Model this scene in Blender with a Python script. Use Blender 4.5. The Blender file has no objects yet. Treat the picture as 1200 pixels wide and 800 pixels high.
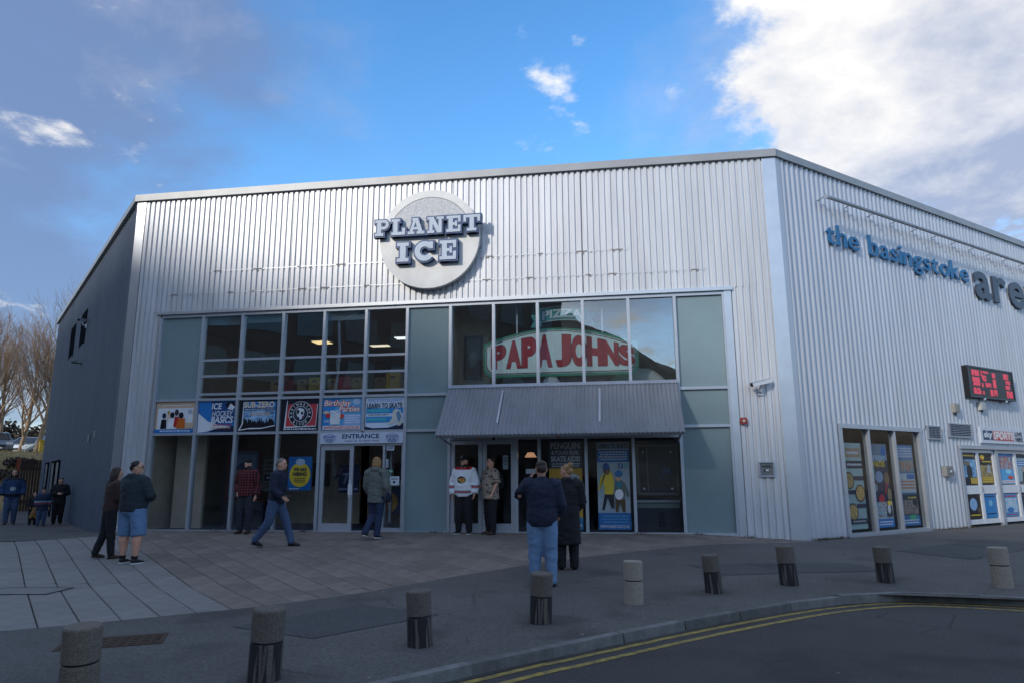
import bpy, bmesh, math, random
from mathutils import Matrix, Vector, noise as mnoise
from mathutils.bvhtree import BVHTree

random.seed(7)
scene = bpy.context.scene
C = scene.collection
PI = math.pi
rad = math.radians

# ------------------------------------------------------------------ camera
W, H = 16.008, 8.604                     # front facade width, height
TR, TL = rad(41.067), rad(136.923)       # directions of the right and left walls
cam_loc = Vector((12.348, -15.619, 1.28))
_y, _p, _r = rad(8.798), rad(11.046), rad(-0.313)
_rt = Vector((math.cos(_y), math.sin(_y), 0)); _fw = Vector((-math.sin(_y), math.cos(_y), 0)); _up = Vector((0, 0, 1))
FW = _fw * math.cos(_p) + _up * math.sin(_p); UP = -_fw * math.sin(_p) + _up * math.cos(_p)
cx_ = _rt * math.cos(_r) + UP * math.sin(_r); cy_ = -_rt * math.sin(_r) + UP * math.cos(_r)
cd = bpy.data.cameras.new('camera'); cam = bpy.data.objects.new('camera', cd); C.objects.link(cam)
m3 = Matrix((cx_, cy_, -FW)).transposed()
cam.matrix_world = Matrix.Translation(cam_loc) @ m3.to_4x4()
cd.sensor_width = 36; cd.sensor_fit = 'HORIZONTAL'; cd.lens = 24.49; cd.clip_end = 3000; cd.clip_start = 0.05
scene.camera = cam

# ------------------------------------------------------------------ sun, sky, exposure
SUN_EL, SUN_AZ = rad(25), rad(32)        # azimuth: left of the front wall's normal
to_sun = Vector((-math.sin(SUN_AZ) * math.cos(SUN_EL), -math.cos(SUN_AZ) * math.cos(SUN_EL), math.sin(SUN_EL)))
sd = bpy.data.lights.new('sun', 'SUN'); sun = bpy.data.objects.new('sun', sd); C.objects.link(sun)
sun.rotation_euler = to_sun.to_track_quat('Z', 'Y').to_euler(); sun.location = (0, -20, 40)
sd.energy = 1.05; sd.angle = rad(4); sd.color = (1.0, 0.93, 0.82)

world = bpy.data.worlds.new('World'); scene.world = world; world.use_nodes = True
nt = world.node_tree; nt.nodes.clear()
def N(t, **k):
    n = nt.nodes.new(t)
    for a, b in k.items(): setattr(n, a, b)
    return n
def Lk(a, b): nt.links.new(a, b)
def vmath(op, a, b=None):
    n = N('ShaderNodeVectorMath', operation=op)
    for i, v in enumerate((a, b)):
        if v is None: continue
        if hasattr(v, 'is_output'): Lk(v, n.inputs[i])
        else: n.inputs[i].default_value = v
    return n
def smath(op, a, b=None, clamp=False):
    n = N('ShaderNodeMath', operation=op, use_clamp=clamp)
    for i, v in enumerate((a, b)):
        if v is None: continue
        if hasattr(v, 'is_output'): Lk(v, n.inputs[i])
        else: n.inputs[i].default_value = v
    return n.outputs[0]
def mrange(v, a, b, c=0.0, d=1.0, smooth=True):
    n = N('ShaderNodeMapRange'); n.interpolation_type = 'SMOOTHSTEP' if smooth else 'LINEAR'
    Lk(v, n.inputs[0])
    for i, q in enumerate((a, b, c, d)): n.inputs[i + 1].default_value = q
    return n.outputs[0]
sky = N('ShaderNodeTexSky', sky_type='NISHITA'); sky.sun_disc = False
sky.sun_elevation = SUN_EL; sky.sun_rotation = math.atan2(to_sun.x, to_sun.y)
sky.altitude = 0; sky.air_density = 1.0; sky.dust_density = 0.6; sky.ozone_density = 2.0
tc = N('ShaderNodeTexCoord')
dirv = vmath('NORMALIZE', tc.outputs['Generated']).outputs[0]
sep = N('ShaderNodeSeparateXYZ'); Lk(dirv, sep.inputs[0])
zc = smath('MAXIMUM', smath('ADD', sep.outputs[2], 0.22), 0.08)
comb = N('ShaderNodeCombineXYZ')
Lk(smath('DIVIDE', sep.outputs[0], zc), comb.inputs[0]); Lk(smath('DIVIDE', sep.outputs[1], zc), comb.inputs[1])
def cnoise(scale, detail, rough, off, dist=0.0):
    mp = N('ShaderNodeMapping'); mp.inputs['Location'].default_value = off; Lk(comb.outputs[0], mp.inputs[0])
    n = N('ShaderNodeTexNoise'); n.inputs['Scale'].default_value = scale; n.inputs['Detail'].default_value = detail
    n.inputs['Roughness'].default_value = rough; n.inputs['Distortion'].default_value = dist
    Lk(mp.outputs[0], n.inputs['Vector']); return n.outputs[0]
def pixdir(px, py):
    a, b = (px - 600) / 816.353, (py - 400) / 816.353
    return (FW + cx_ * a - cy_ * b).normalized()
def bank(px, py, r0, r1):      # where in the sky a bank of cloud lies
    d = vmath('DISTANCE', dirv, tuple(pixdir(px, py))); return mrange(d.outputs['Value'], r0, r1, 1.0, 0.0)
n1 = cnoise(1.1, 9, 0.58, (3.1, 1.7, 0), 0.2)
n2 = cnoise(3.4, 8, 0.60, (9.1, 4.7, 0), 0.15)
n3 = cnoise(2.0, 9, 0.62, (5.3, 8.2, 0), 0.1)
bW = smath('MAXIMUM', bank(1150, 85, 0.10, 0.34), bank(1020, 215, 0.02, 0.20)); bG = smath('MAXIMUM', bank(150, 140, 0.08, 0.50), bank(40, 330, 0.05, 0.30))
bS = smath('MAXIMUM', bank(830, 70, 0.03, 0.22), bank(640, 60, 0.02, 0.16)); hole = bank(580, 190, 0.10, 0.60)
# thin blue-grey cloud layer; extra cover added out of view for neutral fill
denA = smath('ADD', smath('ADD', n1, 0.13), smath('MULTIPLY', bG, 0.22))
denA = smath('ADD', denA, smath('MULTIPLY', smath('SUBTRACT', n2, 0.5), 0.22))
denA = smath('SUBTRACT', denA, smath('MULTIPLY', hole, 0.23))
maskA = smath('MULTIPLY', mrange(denA, 0.46, 0.80), 0.84)
litA = smath('ADD', smath('MULTIPLY', smath('MULTIPLY', smath('SUBTRACT', n2, 0.5), 2.2), smath('SUBTRACT', 1.0, smath('MULTIPLY', bG, 0.6))), smath('SUBTRACT', 0.48, smath('MULTIPLY', bG, 0.56)), clamp=True)
colA = N('ShaderNodeMix', data_type='RGBA'); colA.inputs[6].default_value = (0.72, 1.0, 1.75, 1); colA.inputs[7].default_value = (3.6, 3.5, 3.4, 1); Lk(litA, colA.inputs[0])
# white cumulus
denB = smath('ADD', smath('ADD', smath('MULTIPLY', n3, 0.62), 0.20), smath('MULTIPLY', bW, 0.25))
denB = smath('ADD', denB, smath('MULTIPLY', smath('SUBTRACT', n2, 0.5), 0.55))
denB = smath('SUBTRACT', smath('ADD', denB, smath('MULTIPLY', bS, 0.12)), smath('MULTIPLY', hole, 0.05))
maskB = smath('MULTIPLY', mrange(denB, 0.575, 0.675), 0.95)
litB = smath('SUBTRACT', smath('ADD', 0.80, smath('MULTIPLY', smath('SUBTRACT', n2, 0.5), 2.6)), smath('MULTIPLY', bank(1215, 235, 0.04, 0.30), 0.75), clamp=True)
colB = N('ShaderNodeMix', data_type='RGBA'); colB.inputs[6].default_value = (1.5, 1.75, 2.4, 1); colB.inputs[7].default_value = (4.0, 3.9, 3.75, 1); Lk(litB, colB.inputs[0])
hs = N('ShaderNodeHueSaturation'); hs.inputs['Saturation'].default_value = 1.28; hs.inputs['Value'].default_value = 1.12
Lk(sky.outputs[0], hs.inputs['Color'])
sA = N('ShaderNodeMix', data_type='RGBA'); Lk(maskA, sA.inputs[0]); Lk(hs.outputs[0], sA.inputs[6]); Lk(colA.outputs[2], sA.inputs[7])
smix = N('ShaderNodeMix', data_type='RGBA'); Lk(maskB, smix.inputs[0]); Lk(sA.outputs[2], smix.inputs[6]); Lk(colB.outputs[2], smix.inputs[7])
bg = N('ShaderNodeBackground'); bg.inputs['Strength'].default_value = 0.14
Lk(smix.outputs[2], bg.inputs['Color'])
wo = N('ShaderNodeOutputWorld'); Lk(bg.outputs[0], wo.inputs[0])

vs = scene.view_settings
vs.view_transform = 'Standard'; vs.look = 'None'; vs.exposure = 0.98; vs.gamma = 1.0; vs.use_curve_mapping = False
scene.render.engine = 'CYCLES'
scene.cycles.max_bounces = 6; scene.cycles.transparent_max_bounces = 12

# ------------------------------------------------------------------ materials
MATS = {}
def mat(name, col, rough=0.6, metal=0.0, var=0.0, vscale=4.0, bump=0.0, bscale=40.0, spec=0.5, emit=0.0, rnd=0.0, stretch=(1, 1, 1), col2=None, coat=0.0):
    if name in MATS: return MATS[name]
    m = bpy.data.materials.new(name); m.use_nodes = True; t = m.node_tree; b = t.nodes['Principled BSDF']
    b.inputs['Base Color'].default_value = (*col, 1); b.inputs['Roughness'].default_value = rough; b.inputs['Metallic'].default_value = metal
    b.inputs['Specular IOR Level'].default_value = spec; b.inputs['Coat Weight'].default_value = coat
    if emit:
        b.inputs['Emission Color'].default_value = (*col, 1); b.inputs['Emission Strength'].default_value = emit
    src = None
    if var or bump or col2:
        tcn = t.nodes.new('ShaderNodeTexCoord'); mp = t.nodes.new('ShaderNodeMapping'); mp.inputs['Scale'].default_value = stretch
        t.links.new(tcn.outputs['Object'], mp.inputs[0])
    if var or col2:
        no = t.nodes.new('ShaderNodeTexNoise'); no.inputs['Scale'].default_value = vscale; no.inputs['Detail'].default_value = 6; no.inputs['Roughness'].default_value = 0.65
        t.links.new(mp.outputs[0], no.inputs['Vector'])
        mx = t.nodes.new('ShaderNodeMix'); mx.data_type = 'RGBA'
        c2 = col2 if col2 else tuple(min(1, c * (1 + var)) for c in col); c1 = col if col2 else tuple(c * (1 - var) for c in col)
        rp = t.nodes.new('ShaderNodeMapRange'); rp.inputs[1].default_value = 0.32; rp.inputs[2].default_value = 0.68
        t.links.new(no.outputs[0], rp.inputs[0]); t.links.new(rp.outputs[0], mx.inputs[0])
        mx.inputs[6].default_value = (*c1, 1); mx.inputs[7].default_value = (*c2, 1); src = mx.outputs[2]
    if rnd:
        oi = t.nodes.new('ShaderNodeObjectInfo'); hv = t.nodes.new('ShaderNodeHueSaturation'); mr = t.nodes.new('ShaderNodeMapRange')
        mr.inputs[3].default_value = 1 - rnd; mr.inputs[4].default_value = 1 + rnd
        t.links.new(oi.outputs['Random'], mr.inputs[0]); t.links.new(mr.outputs[0], hv.inputs['Value'])
        if src: t.links.new(src, hv.inputs['Color'])
        else: hv.inputs['Color'].default_value = (*col, 1)
        src = hv.outputs[0]
    if src: t.links.new(src, b.inputs['Base Color'])
    if bump:
        nb = t.nodes.new('ShaderNodeTexNoise'); nb.inputs['Scale'].default_value = bscale; nb.inputs['Detail'].default_value = 5
        t.links.new(mp.outputs[0], nb.inputs['Vector'])
        bp = t.nodes.new('ShaderNodeBump'); bp.inputs['Strength'].default_value = bump; bp.inputs['Distance'].default_value = 0.02
        t.links.new(nb.outputs[0], bp.inputs['Height']); t.links.new(bp.outputs[0], b.inputs['Normal'])
    MATS[name] = m; return m
def paint(col, rough=0.45):
    k = 'print_%02x%02x%02x' % tuple(int(max(0, min(1, c)) * 255) for c in col)
    return mat(k, col, rough, var=0.06, vscale=9)
def srgb(r, g, b):
    f = lambda v: (v / 255 / 12.92) if v / 255 <= 0.04045 else ((v / 255 + 0.055) / 1.055) ** 2.4
    return (f(r), f(g), f(b))
def glass_mat(name, tint, refl, ior=1.5):
    m = bpy.data.materials.new(name); m.use_nodes = True; t = m.node_tree; t.nodes.clear()
    o = t.nodes.new('ShaderNodeOutputMaterial'); mx = t.nodes.new('ShaderNodeMixShader')
    tr = t.nodes.new('ShaderNodeBsdfTransparent'); tr.inputs[0].default_value = (*tint, 1)
    gl = t.nodes.new('ShaderNodeBsdfGlossy'); gl.inputs['Roughness'].default_value = 0.0; gl.inputs['Color'].default_value = (0.93, 0.97, 1.0, 1)
    lw = t.nodes.new('ShaderNodeLayerWeight'); lw.inputs['Blend'].default_value = 0.5
    fr = t.nodes.new('ShaderNodeMath'); fr.operation = 'POWER'; fr.inputs[1].default_value = 5.0; t.links.new(lw.outputs['Facing'], fr.inputs[0])
    ad = t.nodes.new('ShaderNodeMath'); ad.operation = 'ADD'; ad.use_clamp = True; ad.inputs[1].default_value = refl
    # slow waviness of float glass
    tcn = t.nodes.new('ShaderNodeTexCoord'); no = t.nodes.new('ShaderNodeTexNoise'); no.inputs['Scale'].default_value = 1.3; no.inputs['Detail'].default_value = 1
    bp = t.nodes.new('ShaderNodeBump'); bp.inputs['Strength'].default_value = 0.05; bp.inputs['Distance'].default_value = 0.05
    t.links.new(tcn.outputs['Object'], no.inputs['Vector']); t.links.new(no.outputs[0], bp.inputs['Height']); t.links.new(bp.outputs[0], gl.inputs['Normal'])
    t.links.new(fr.outputs[0], ad.inputs[0]); t.links.new(ad.outputs[0], mx.inputs[0]); t.links.new(tr.outputs[0], mx.inputs[1]); t.links.new(gl.outputs[0], mx.inputs[2])
    t.links.new(mx.outputs[0], o.inputs[0]); return m
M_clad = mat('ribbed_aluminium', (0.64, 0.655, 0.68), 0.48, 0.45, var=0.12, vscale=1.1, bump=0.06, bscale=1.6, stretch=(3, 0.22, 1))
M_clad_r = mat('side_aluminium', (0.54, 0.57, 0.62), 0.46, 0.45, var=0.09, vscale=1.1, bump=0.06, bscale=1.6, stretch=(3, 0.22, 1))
M_clad_l = mat('slate_coated_panel', (0.098, 0.120, 0.158), 0.7, 0.0, spec=0.12, var=0.10, vscale=0.7, stretch=(1, 0.3, 1))  # the left wall's shade is put into this cladding colour
M_flash = mat('flashing_metal', (0.64, 0.67, 0.71), 0.36, 0.8, var=0.06, vscale=2)
M_cope = mat('coping_metal', (0.36, 0.37, 0.38), 0.5, 0.4, var=0.08, vscale=1.5)
M_frame = mat('anodised_frame', (0.50, 0.54, 0.60), 0.38, 0.5, var=0.05)
M_white = mat('white_powdercoat', (0.74, 0.77, 0.80), 0.4, 0.1, var=0.05)
M_glass = glass_mat('window_glass', (0.84, 0.88, 0.90), 0.17)
M_glass_low = glass_mat('shopfront_glass', (0.90, 0.92, 0.93), 0.045)
M_spand = mat('grey_green_spandrel', srgb(128, 148, 152), 0.14, 0.0, var=0.06, vscale=0.7, spec=0.6)
M_dark = mat('dark_void', (0.012, 0.014, 0.018), 0.9, spec=0.0)
M_in_wall = mat('interior_plaster', srgb(196, 180, 158), 0.8, var=0.1)
M_in_dark = mat('interior_navy', srgb(44, 48, 62), 0.6, var=0.15)
M_in_floor = mat('interior_floor', srgb(64, 72, 96), 0.5, var=0.15)
M_in_ceil = mat('interior_ceiling', srgb(120, 118, 112), 0.85, var=0.08)
M_steel = mat('galvanised_steel', (0.42, 0.45, 0.50), 0.4, 0.6, var=0.12, vscale=6)
M_navy = mat('navy_letter', srgb(30, 72, 122), 0.4, var=0.1)
M_black = mat('black_plastic', (0.012, 0.012, 0.014), 0.45)

# ------------------------------------------------------------------ mesh helpers
class MB:
    def __init__(s): s.v = []; s.f = []; s.mi = []; s.cur = 0; s.smooth = False
    def add(s, vs_, fs):
        o = len(s.v); s.v += [tuple(v) for v in vs_]
        for f in fs: s.f.append(tuple(i + o for i in f)); s.mi.append(s.cur)
    def box(s, x0, x1, y0, y1, z0, z1):
        s.add([(x0, y0, z0), (x1, y0, z0), (x1, y1, z0), (x0, y1, z0), (x0, y0, z1), (x1, y0, z1), (x1, y1, z1), (x0, y1, z1)],
              [(3, 2, 1, 0), (4, 5, 6, 7), (0, 1, 5, 4), (1, 2, 6, 5), (2, 3, 7, 6), (3, 0, 4, 7)]); return s
    def prism(s, pts, z0, z1):      # pts counter-clockwise in x,y
        n = len(pts)
        if sum(pts[i][0] * pts[(i + 1) % n][1] - pts[(i + 1) % n][0] * pts[i][1] for i in range(n)) < 0: pts = pts[::-1]
        s.add([(x, y, z0) for x, y in pts] + [(x, y, z1) for x, y in pts],
              [tuple(range(n - 1, -1, -1)), tuple(range(n, 2 * n))] + [(i, (i + 1) % n, (i + 1) % n + n, i + n) for i in range(n)]); return s
    def poly(s, pts, z):
        n = len(pts)
        if sum(pts[i][0] * pts[(i + 1) % n][1] - pts[(i + 1) % n][0] * pts[i][1] for i in range(n)) < 0: pts = pts[::-1]
        s.add([(x, y, z) for x, y in pts], [tuple(range(n))]); return s
    def tube(s, pts, radii, n=8, caps=True, side=None, ry=None):
        pts = [Vector(p) for p in pts]; k = len(pts)
        if not hasattr(radii, '__len__'): radii = [radii] * k
        ry = ry or radii
        rings = []; prev = None
        for i in range(k):
            t = (pts[min(i + 1, k - 1)] - pts[max(i - 1, 0)])
            t = t.normalized() if t.length > 1e-9 else Vector((0, 0, 1))
            if side is not None: a = Vector(side) - t * t.dot(Vector(side))
            elif prev is not None: a = prev - t * t.dot(prev)
            else:
                h = Vector((0, 0, 1)) if abs(t.z) < 0.9 else Vector((1, 0, 0)); a = t.cross(h)
            if a.length < 1e-6: a = t.orthogonal()
            a.normalize(); prev = a; bb = t.cross(a)
            rings.append([pts[i] + a * math.cos(2 * PI * j / n) * radii[i] + bb * math.sin(2 * PI * j / n) * ry[i] for j in range(n)])
        vs_ = [v for r in rings for v in r]; fs = []
        for i in range(k - 1):
            for j in range(n): fs.append((i * n + j, i * n + (j + 1) % n, (i + 1) * n + (j + 1) % n, (i + 1) * n + j))
        if caps: fs += [tuple(range(n - 1, -1, -1)), tuple((k - 1) * n + j for j in range(n))]
        s.add(vs_, fs); return s
    def ell(s, c, rx, ry, rz, nu=14, nv=9, rot=None):
        c = Vector(c); vs_ = []; fs = []
        P = lambda x, y, z: c + (rot @ Vector((x, y, z)) if rot else Vector((x, y, z)))
        vs_.append(P(0, 0, -rz))
        for i in range(1, nv):
            ph = -PI / 2 + PI * i / nv
            for j in range(nu):
                th = 2 * PI * j / nu; vs_.append(P(rx * math.cos(ph) * math.cos(th), ry * math.cos(ph) * math.sin(th), rz * math.sin(ph)))
        vs_.append(P(0, 0, rz)); top = len(vs_) - 1
        for j in range(nu):
            fs.append((0, 1 + (j + 1) % nu, 1 + j)); b0 = 1 + (nv - 2) * nu; fs.append((top, b0 + j, b0 + (j + 1) % nu))
        for i in range(nv - 2):
            for j in range(nu): a = 1 + i * nu; fs.append((a + j, a + (j + 1) % nu, a + nu + (j + 1) % nu, a + nu + j))
        s.add(vs_, fs); return s
    def mesh(s, name, mats):
        me = bpy.data.meshes.new(name); me.from_pydata(s.v, [], s.f)
        if not isinstance(mats, (list, tuple)): mats = [mats]
        for m in mats: me.materials.append(m)
        if len(mats) > 1: me.polygons.foreach_set('material_index', s.mi)
        if s.smooth: me.polygons.foreach_set('use_smooth', [True] * len(me.polygons))
        me.update(); return me
    def build(s, name, mats, parent=None, M=None, **tags):
        o = bpy.data.objects.new(name, s.mesh(name, mats)); C.objects.link(o)
        if parent: o.parent = parent
        if M is not None: o.matrix_basis = M
        if tags: tag(o, **tags)
        return o
def tag(o, label=None, cat=None, group=None, kind=None):
    if label: o['label'] = label
    if cat: o['category'] = cat
    if group: o['group'] = group
    if kind: o['kind'] = kind
    return o
def empty(name, M=None, label=None, cat=None, group=None):
    o = bpy.data.objects.new(name, None); C.objects.link(o); o.empty_display_size = 0.2
    if M is not None: o.matrix_basis = M
    return tag(o, label, cat, group)
def link(name, me, parent=None, M=None):
    o = bpy.data.objects.new(name, me); C.objects.link(o)
    if parent: o.parent = parent
    if M is not None: o.matrix_basis = M
    return o
def copy_tree(o, parent=None):
    c = o.copy(); C.objects.link(c); c.parent = parent
    for ch in list(o.children): copy_tree(ch, c)
    return c

# local frames of the three walls: x along the wall, y up, z outwards
def frame(u, out, org): return Matrix(((u[0], 0, out[0], org[0]), (u[1], 0, out[1], org[1]), (0, 1, 0, 0), (0, 0, 0, 1)))
MF = frame((1, 0), (0, -1), (0, 0))
MR = frame((math.cos(TR), math.sin(TR)), (math.sin(TR), -math.cos(TR)), (W, 0))
ML = frame((-math.cos(TL), -math.sin(TL)), (-math.sin(TL), math.cos(TL)), (0, 0))
def on(M, x, y, z=0): return M @ Matrix.Translation((x, y, z))

# text -> flat or extruded mesh data (vertices, faces), fitted later
_tc = {}
def text_data(s, bold=0.0, depth=0.0, res=4):
    k = (s, bold, depth)
    if k in _tc: return _tc[k]
    cu = bpy.data.curves.new('t', 'FONT'); cu.body = s; cu.offset = bold; cu.extrude = depth; cu.resolution_u = res; cu.size = 1
    o = bpy.data.objects.new('t', cu); C.objects.link(o); dg = bpy.context.evaluated_depsgraph_get(); dg.update()
    me = bpy.data.meshes.new_from_object(o.evaluated_get(dg))
    v = [tuple(q.co) for q in me.vertices]; f = [tuple(p.vertices) for p in me.polygons]
    bpy.data.objects.remove(o); bpy.data.curves.remove(cu); bpy.data.meshes.remove(me)
    _tc[k] = (v, f); return v, f
def text_fit(mb, s, x0, y0, x1, y1, z, bold=0.02, depth=0.0, shear=0.0, fn=None):
    v, f = text_data(s, bold, depth)
    if not v: return
    a = min(q[0] for q in v); b = max(q[0] for q in v); c = min(q[1] for q in v); d = max(q[1] for q in v)
    e = min(q[2] for q in v); out = []
    for q in v:
        tx, ty = (q[0] - a) / (b - a), (q[1] - c) / (d - c)
        if fn: X, Y = fn(tx, ty)
        else: X, Y = x0 + tx * (x1 - x0) + shear * (ty - 0.5) * (y1 - y0), y0 + ty * (y1 - y0)
        out.append((X, Y, z + (q[2] - e)))
    mb.add(out, f)

LAYER = 0.0016
def photo_mat(seed, cols, scale):
    k = 'photo_print_%d' % seed
    if k in MATS: return MATS[k]
    m = bpy.data.materials.new(k); m.use_nodes = True; t = m.node_tree; b = t.nodes['Principled BSDF']; b.inputs['Roughness'].default_value = 0.4
    tcn = t.nodes.new('ShaderNodeTexCoord'); mp = t.nodes.new('ShaderNodeMapping'); mp.inputs['Location'].default_value = (seed * 1.7, seed * 0.9, 0); t.links.new(tcn.outputs['Object'], mp.inputs[0])
    n = t.nodes.new('ShaderNodeTexNoise'); n.inputs['Scale'].default_value = scale; n.inputs['Detail'].default_value = 5; n.inputs['Roughness'].default_value = 0.7; n.inputs['Distortion'].default_value = 1.2; t.links.new(mp.outputs[0], n.inputs['Vector'])
    r = t.nodes.new('ShaderNodeValToRGB'); cr = r.color_ramp; cr.interpolation = 'LINEAR'
    while len(cr.elements) < len(cols): cr.elements.new(0.5)
    for i, c in enumerate(cols): cr.elements[i].position = 0.30 + 0.40 * i / (len(cols) - 1); cr.elements[i].color = (*c, 1)
    t.links.new(n.outputs[0], r.inputs[0]); t.links.new(r.outputs[0], b.inputs['Base Color']); MATS[k] = m; return m
def poster(name, label, cat, M, x0, x1, y0, y1, d, col, items, group=None, thick=0.012, parent=None, rough=0.4):
    """A flat printed board. items are given in 0..1 board coordinates."""
    w, h = x1 - x0, y1 - y0
    b = MB().box(0, w, 0, h, -thick, 0).build(name, paint(col, rough), parent, on(M, x0, y0, d))
    if parent is None: tag(b, label, cat, group)
    z = 0
    for it in items:
        z += LAYER; k = it[0]; m = MB()
        if k == 'rect': _, a, c, e, g, cl = it; m.poly([(a * w, c * h), (e * w, c * h), (e * w, g * h), (a * w, g * h)], z)
        elif k == 'photo': _, a, c, e, g, cl, seed, psc = it; m.poly([(a * w, c * h), (e * w, c * h), (e * w, g * h), (a * w, g * h)], z)
        elif k == 'dish': _, a, c, rx, ry, cl, seed, psc = it; m.poly([(a * w + rx * w * math.cos(t * PI / 14), c * h + ry * h * math.sin(t * PI / 14)) for t in range(28)], z)
        elif k == 'poly': _, pts, cl = it; m.poly([(p[0] * w, p[1] * h) for p in pts], z)
        elif k == 'ell':
            _, a, c, rx, ry, cl = it; m.poly([(a * w + rx * w * math.cos(t * PI / 14), c * h + ry * h * math.sin(t * PI / 14)) for t in range(28)], z)
        elif k == 'ring':
            _, a, c, r, th, cl = it
            for t in range(32):
                q = [(r, t), (r, t + 1), (r - th, t + 1), (r - th, t)]
                m.poly([(a * w + rr * h * math.cos(tt * PI / 16), c * h + rr * h * math.sin(tt * PI / 16)) for rr, tt in q], z)
        elif k == 'text':
            _, s, a, c, e, g, cl = it[:7]; bold = it[7] if len(it) > 7 else 0.02; sh = it[8] if len(it) > 8 else 0
            text_fit(m, s, a * w, c * h, e * w, g * h, z, bold, 0, sh)
        elif k == 'lines':       # rows of small print too small to read
            _, a, c, e, g, n, cl, seed = it; rr = random.Random(seed)
            for i in range(n):
                yy = g - (g - c) * (i + 0.5) / n; hh = (g - c) / n * 0.24; x = a + rr.uniform(0, 0.08) * (e - a)
                while x < e - 0.02:
                    l = rr.uniform(0.03, 0.10); xe = min(x + l, e); m.poly([(x * w, (yy - hh) * h), (xe * w, (yy - hh) * h), (xe * w, (yy + hh) * h), (x * w, (yy + hh) * h)], z); x = xe + 0.018
        elif k == 'arc':
            _, s, a, c, r, t0, t1, sz, cl, flip = it; n = len(s)
            for i, ch in enumerate(s):
                if ch == ' ': continue
                t = t0 + (t1 - t0) * (i / max(1, n - 1)); v, f = text_data(ch, 0.03)
                xa = (min(q[0] for q in v) + max(q[0] for q in v)) / 2; rot = t - PI / 2 if not flip else t + PI / 2
                px, py = a * w + r * h * math.cos(t), c * h + r * h * math.sin(t); out = []
                for q in v:
                    lx, ly = (q[0] - xa) * sz * h, (q[1] - 0.35) * sz * h
                    out.append((px + lx * math.cos(rot) - ly * math.sin(rot), py + lx * math.sin(rot) + ly * math.cos(rot), z))
                m.add(out, f)
        if not m.v: continue
        m.build('lettering' if k in ('text', 'lines', 'arc') else 'printed_shape', photo_mat(seed, cl, psc) if k in ('photo', 'dish') else paint(cl, rough), b)
    return b

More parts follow.
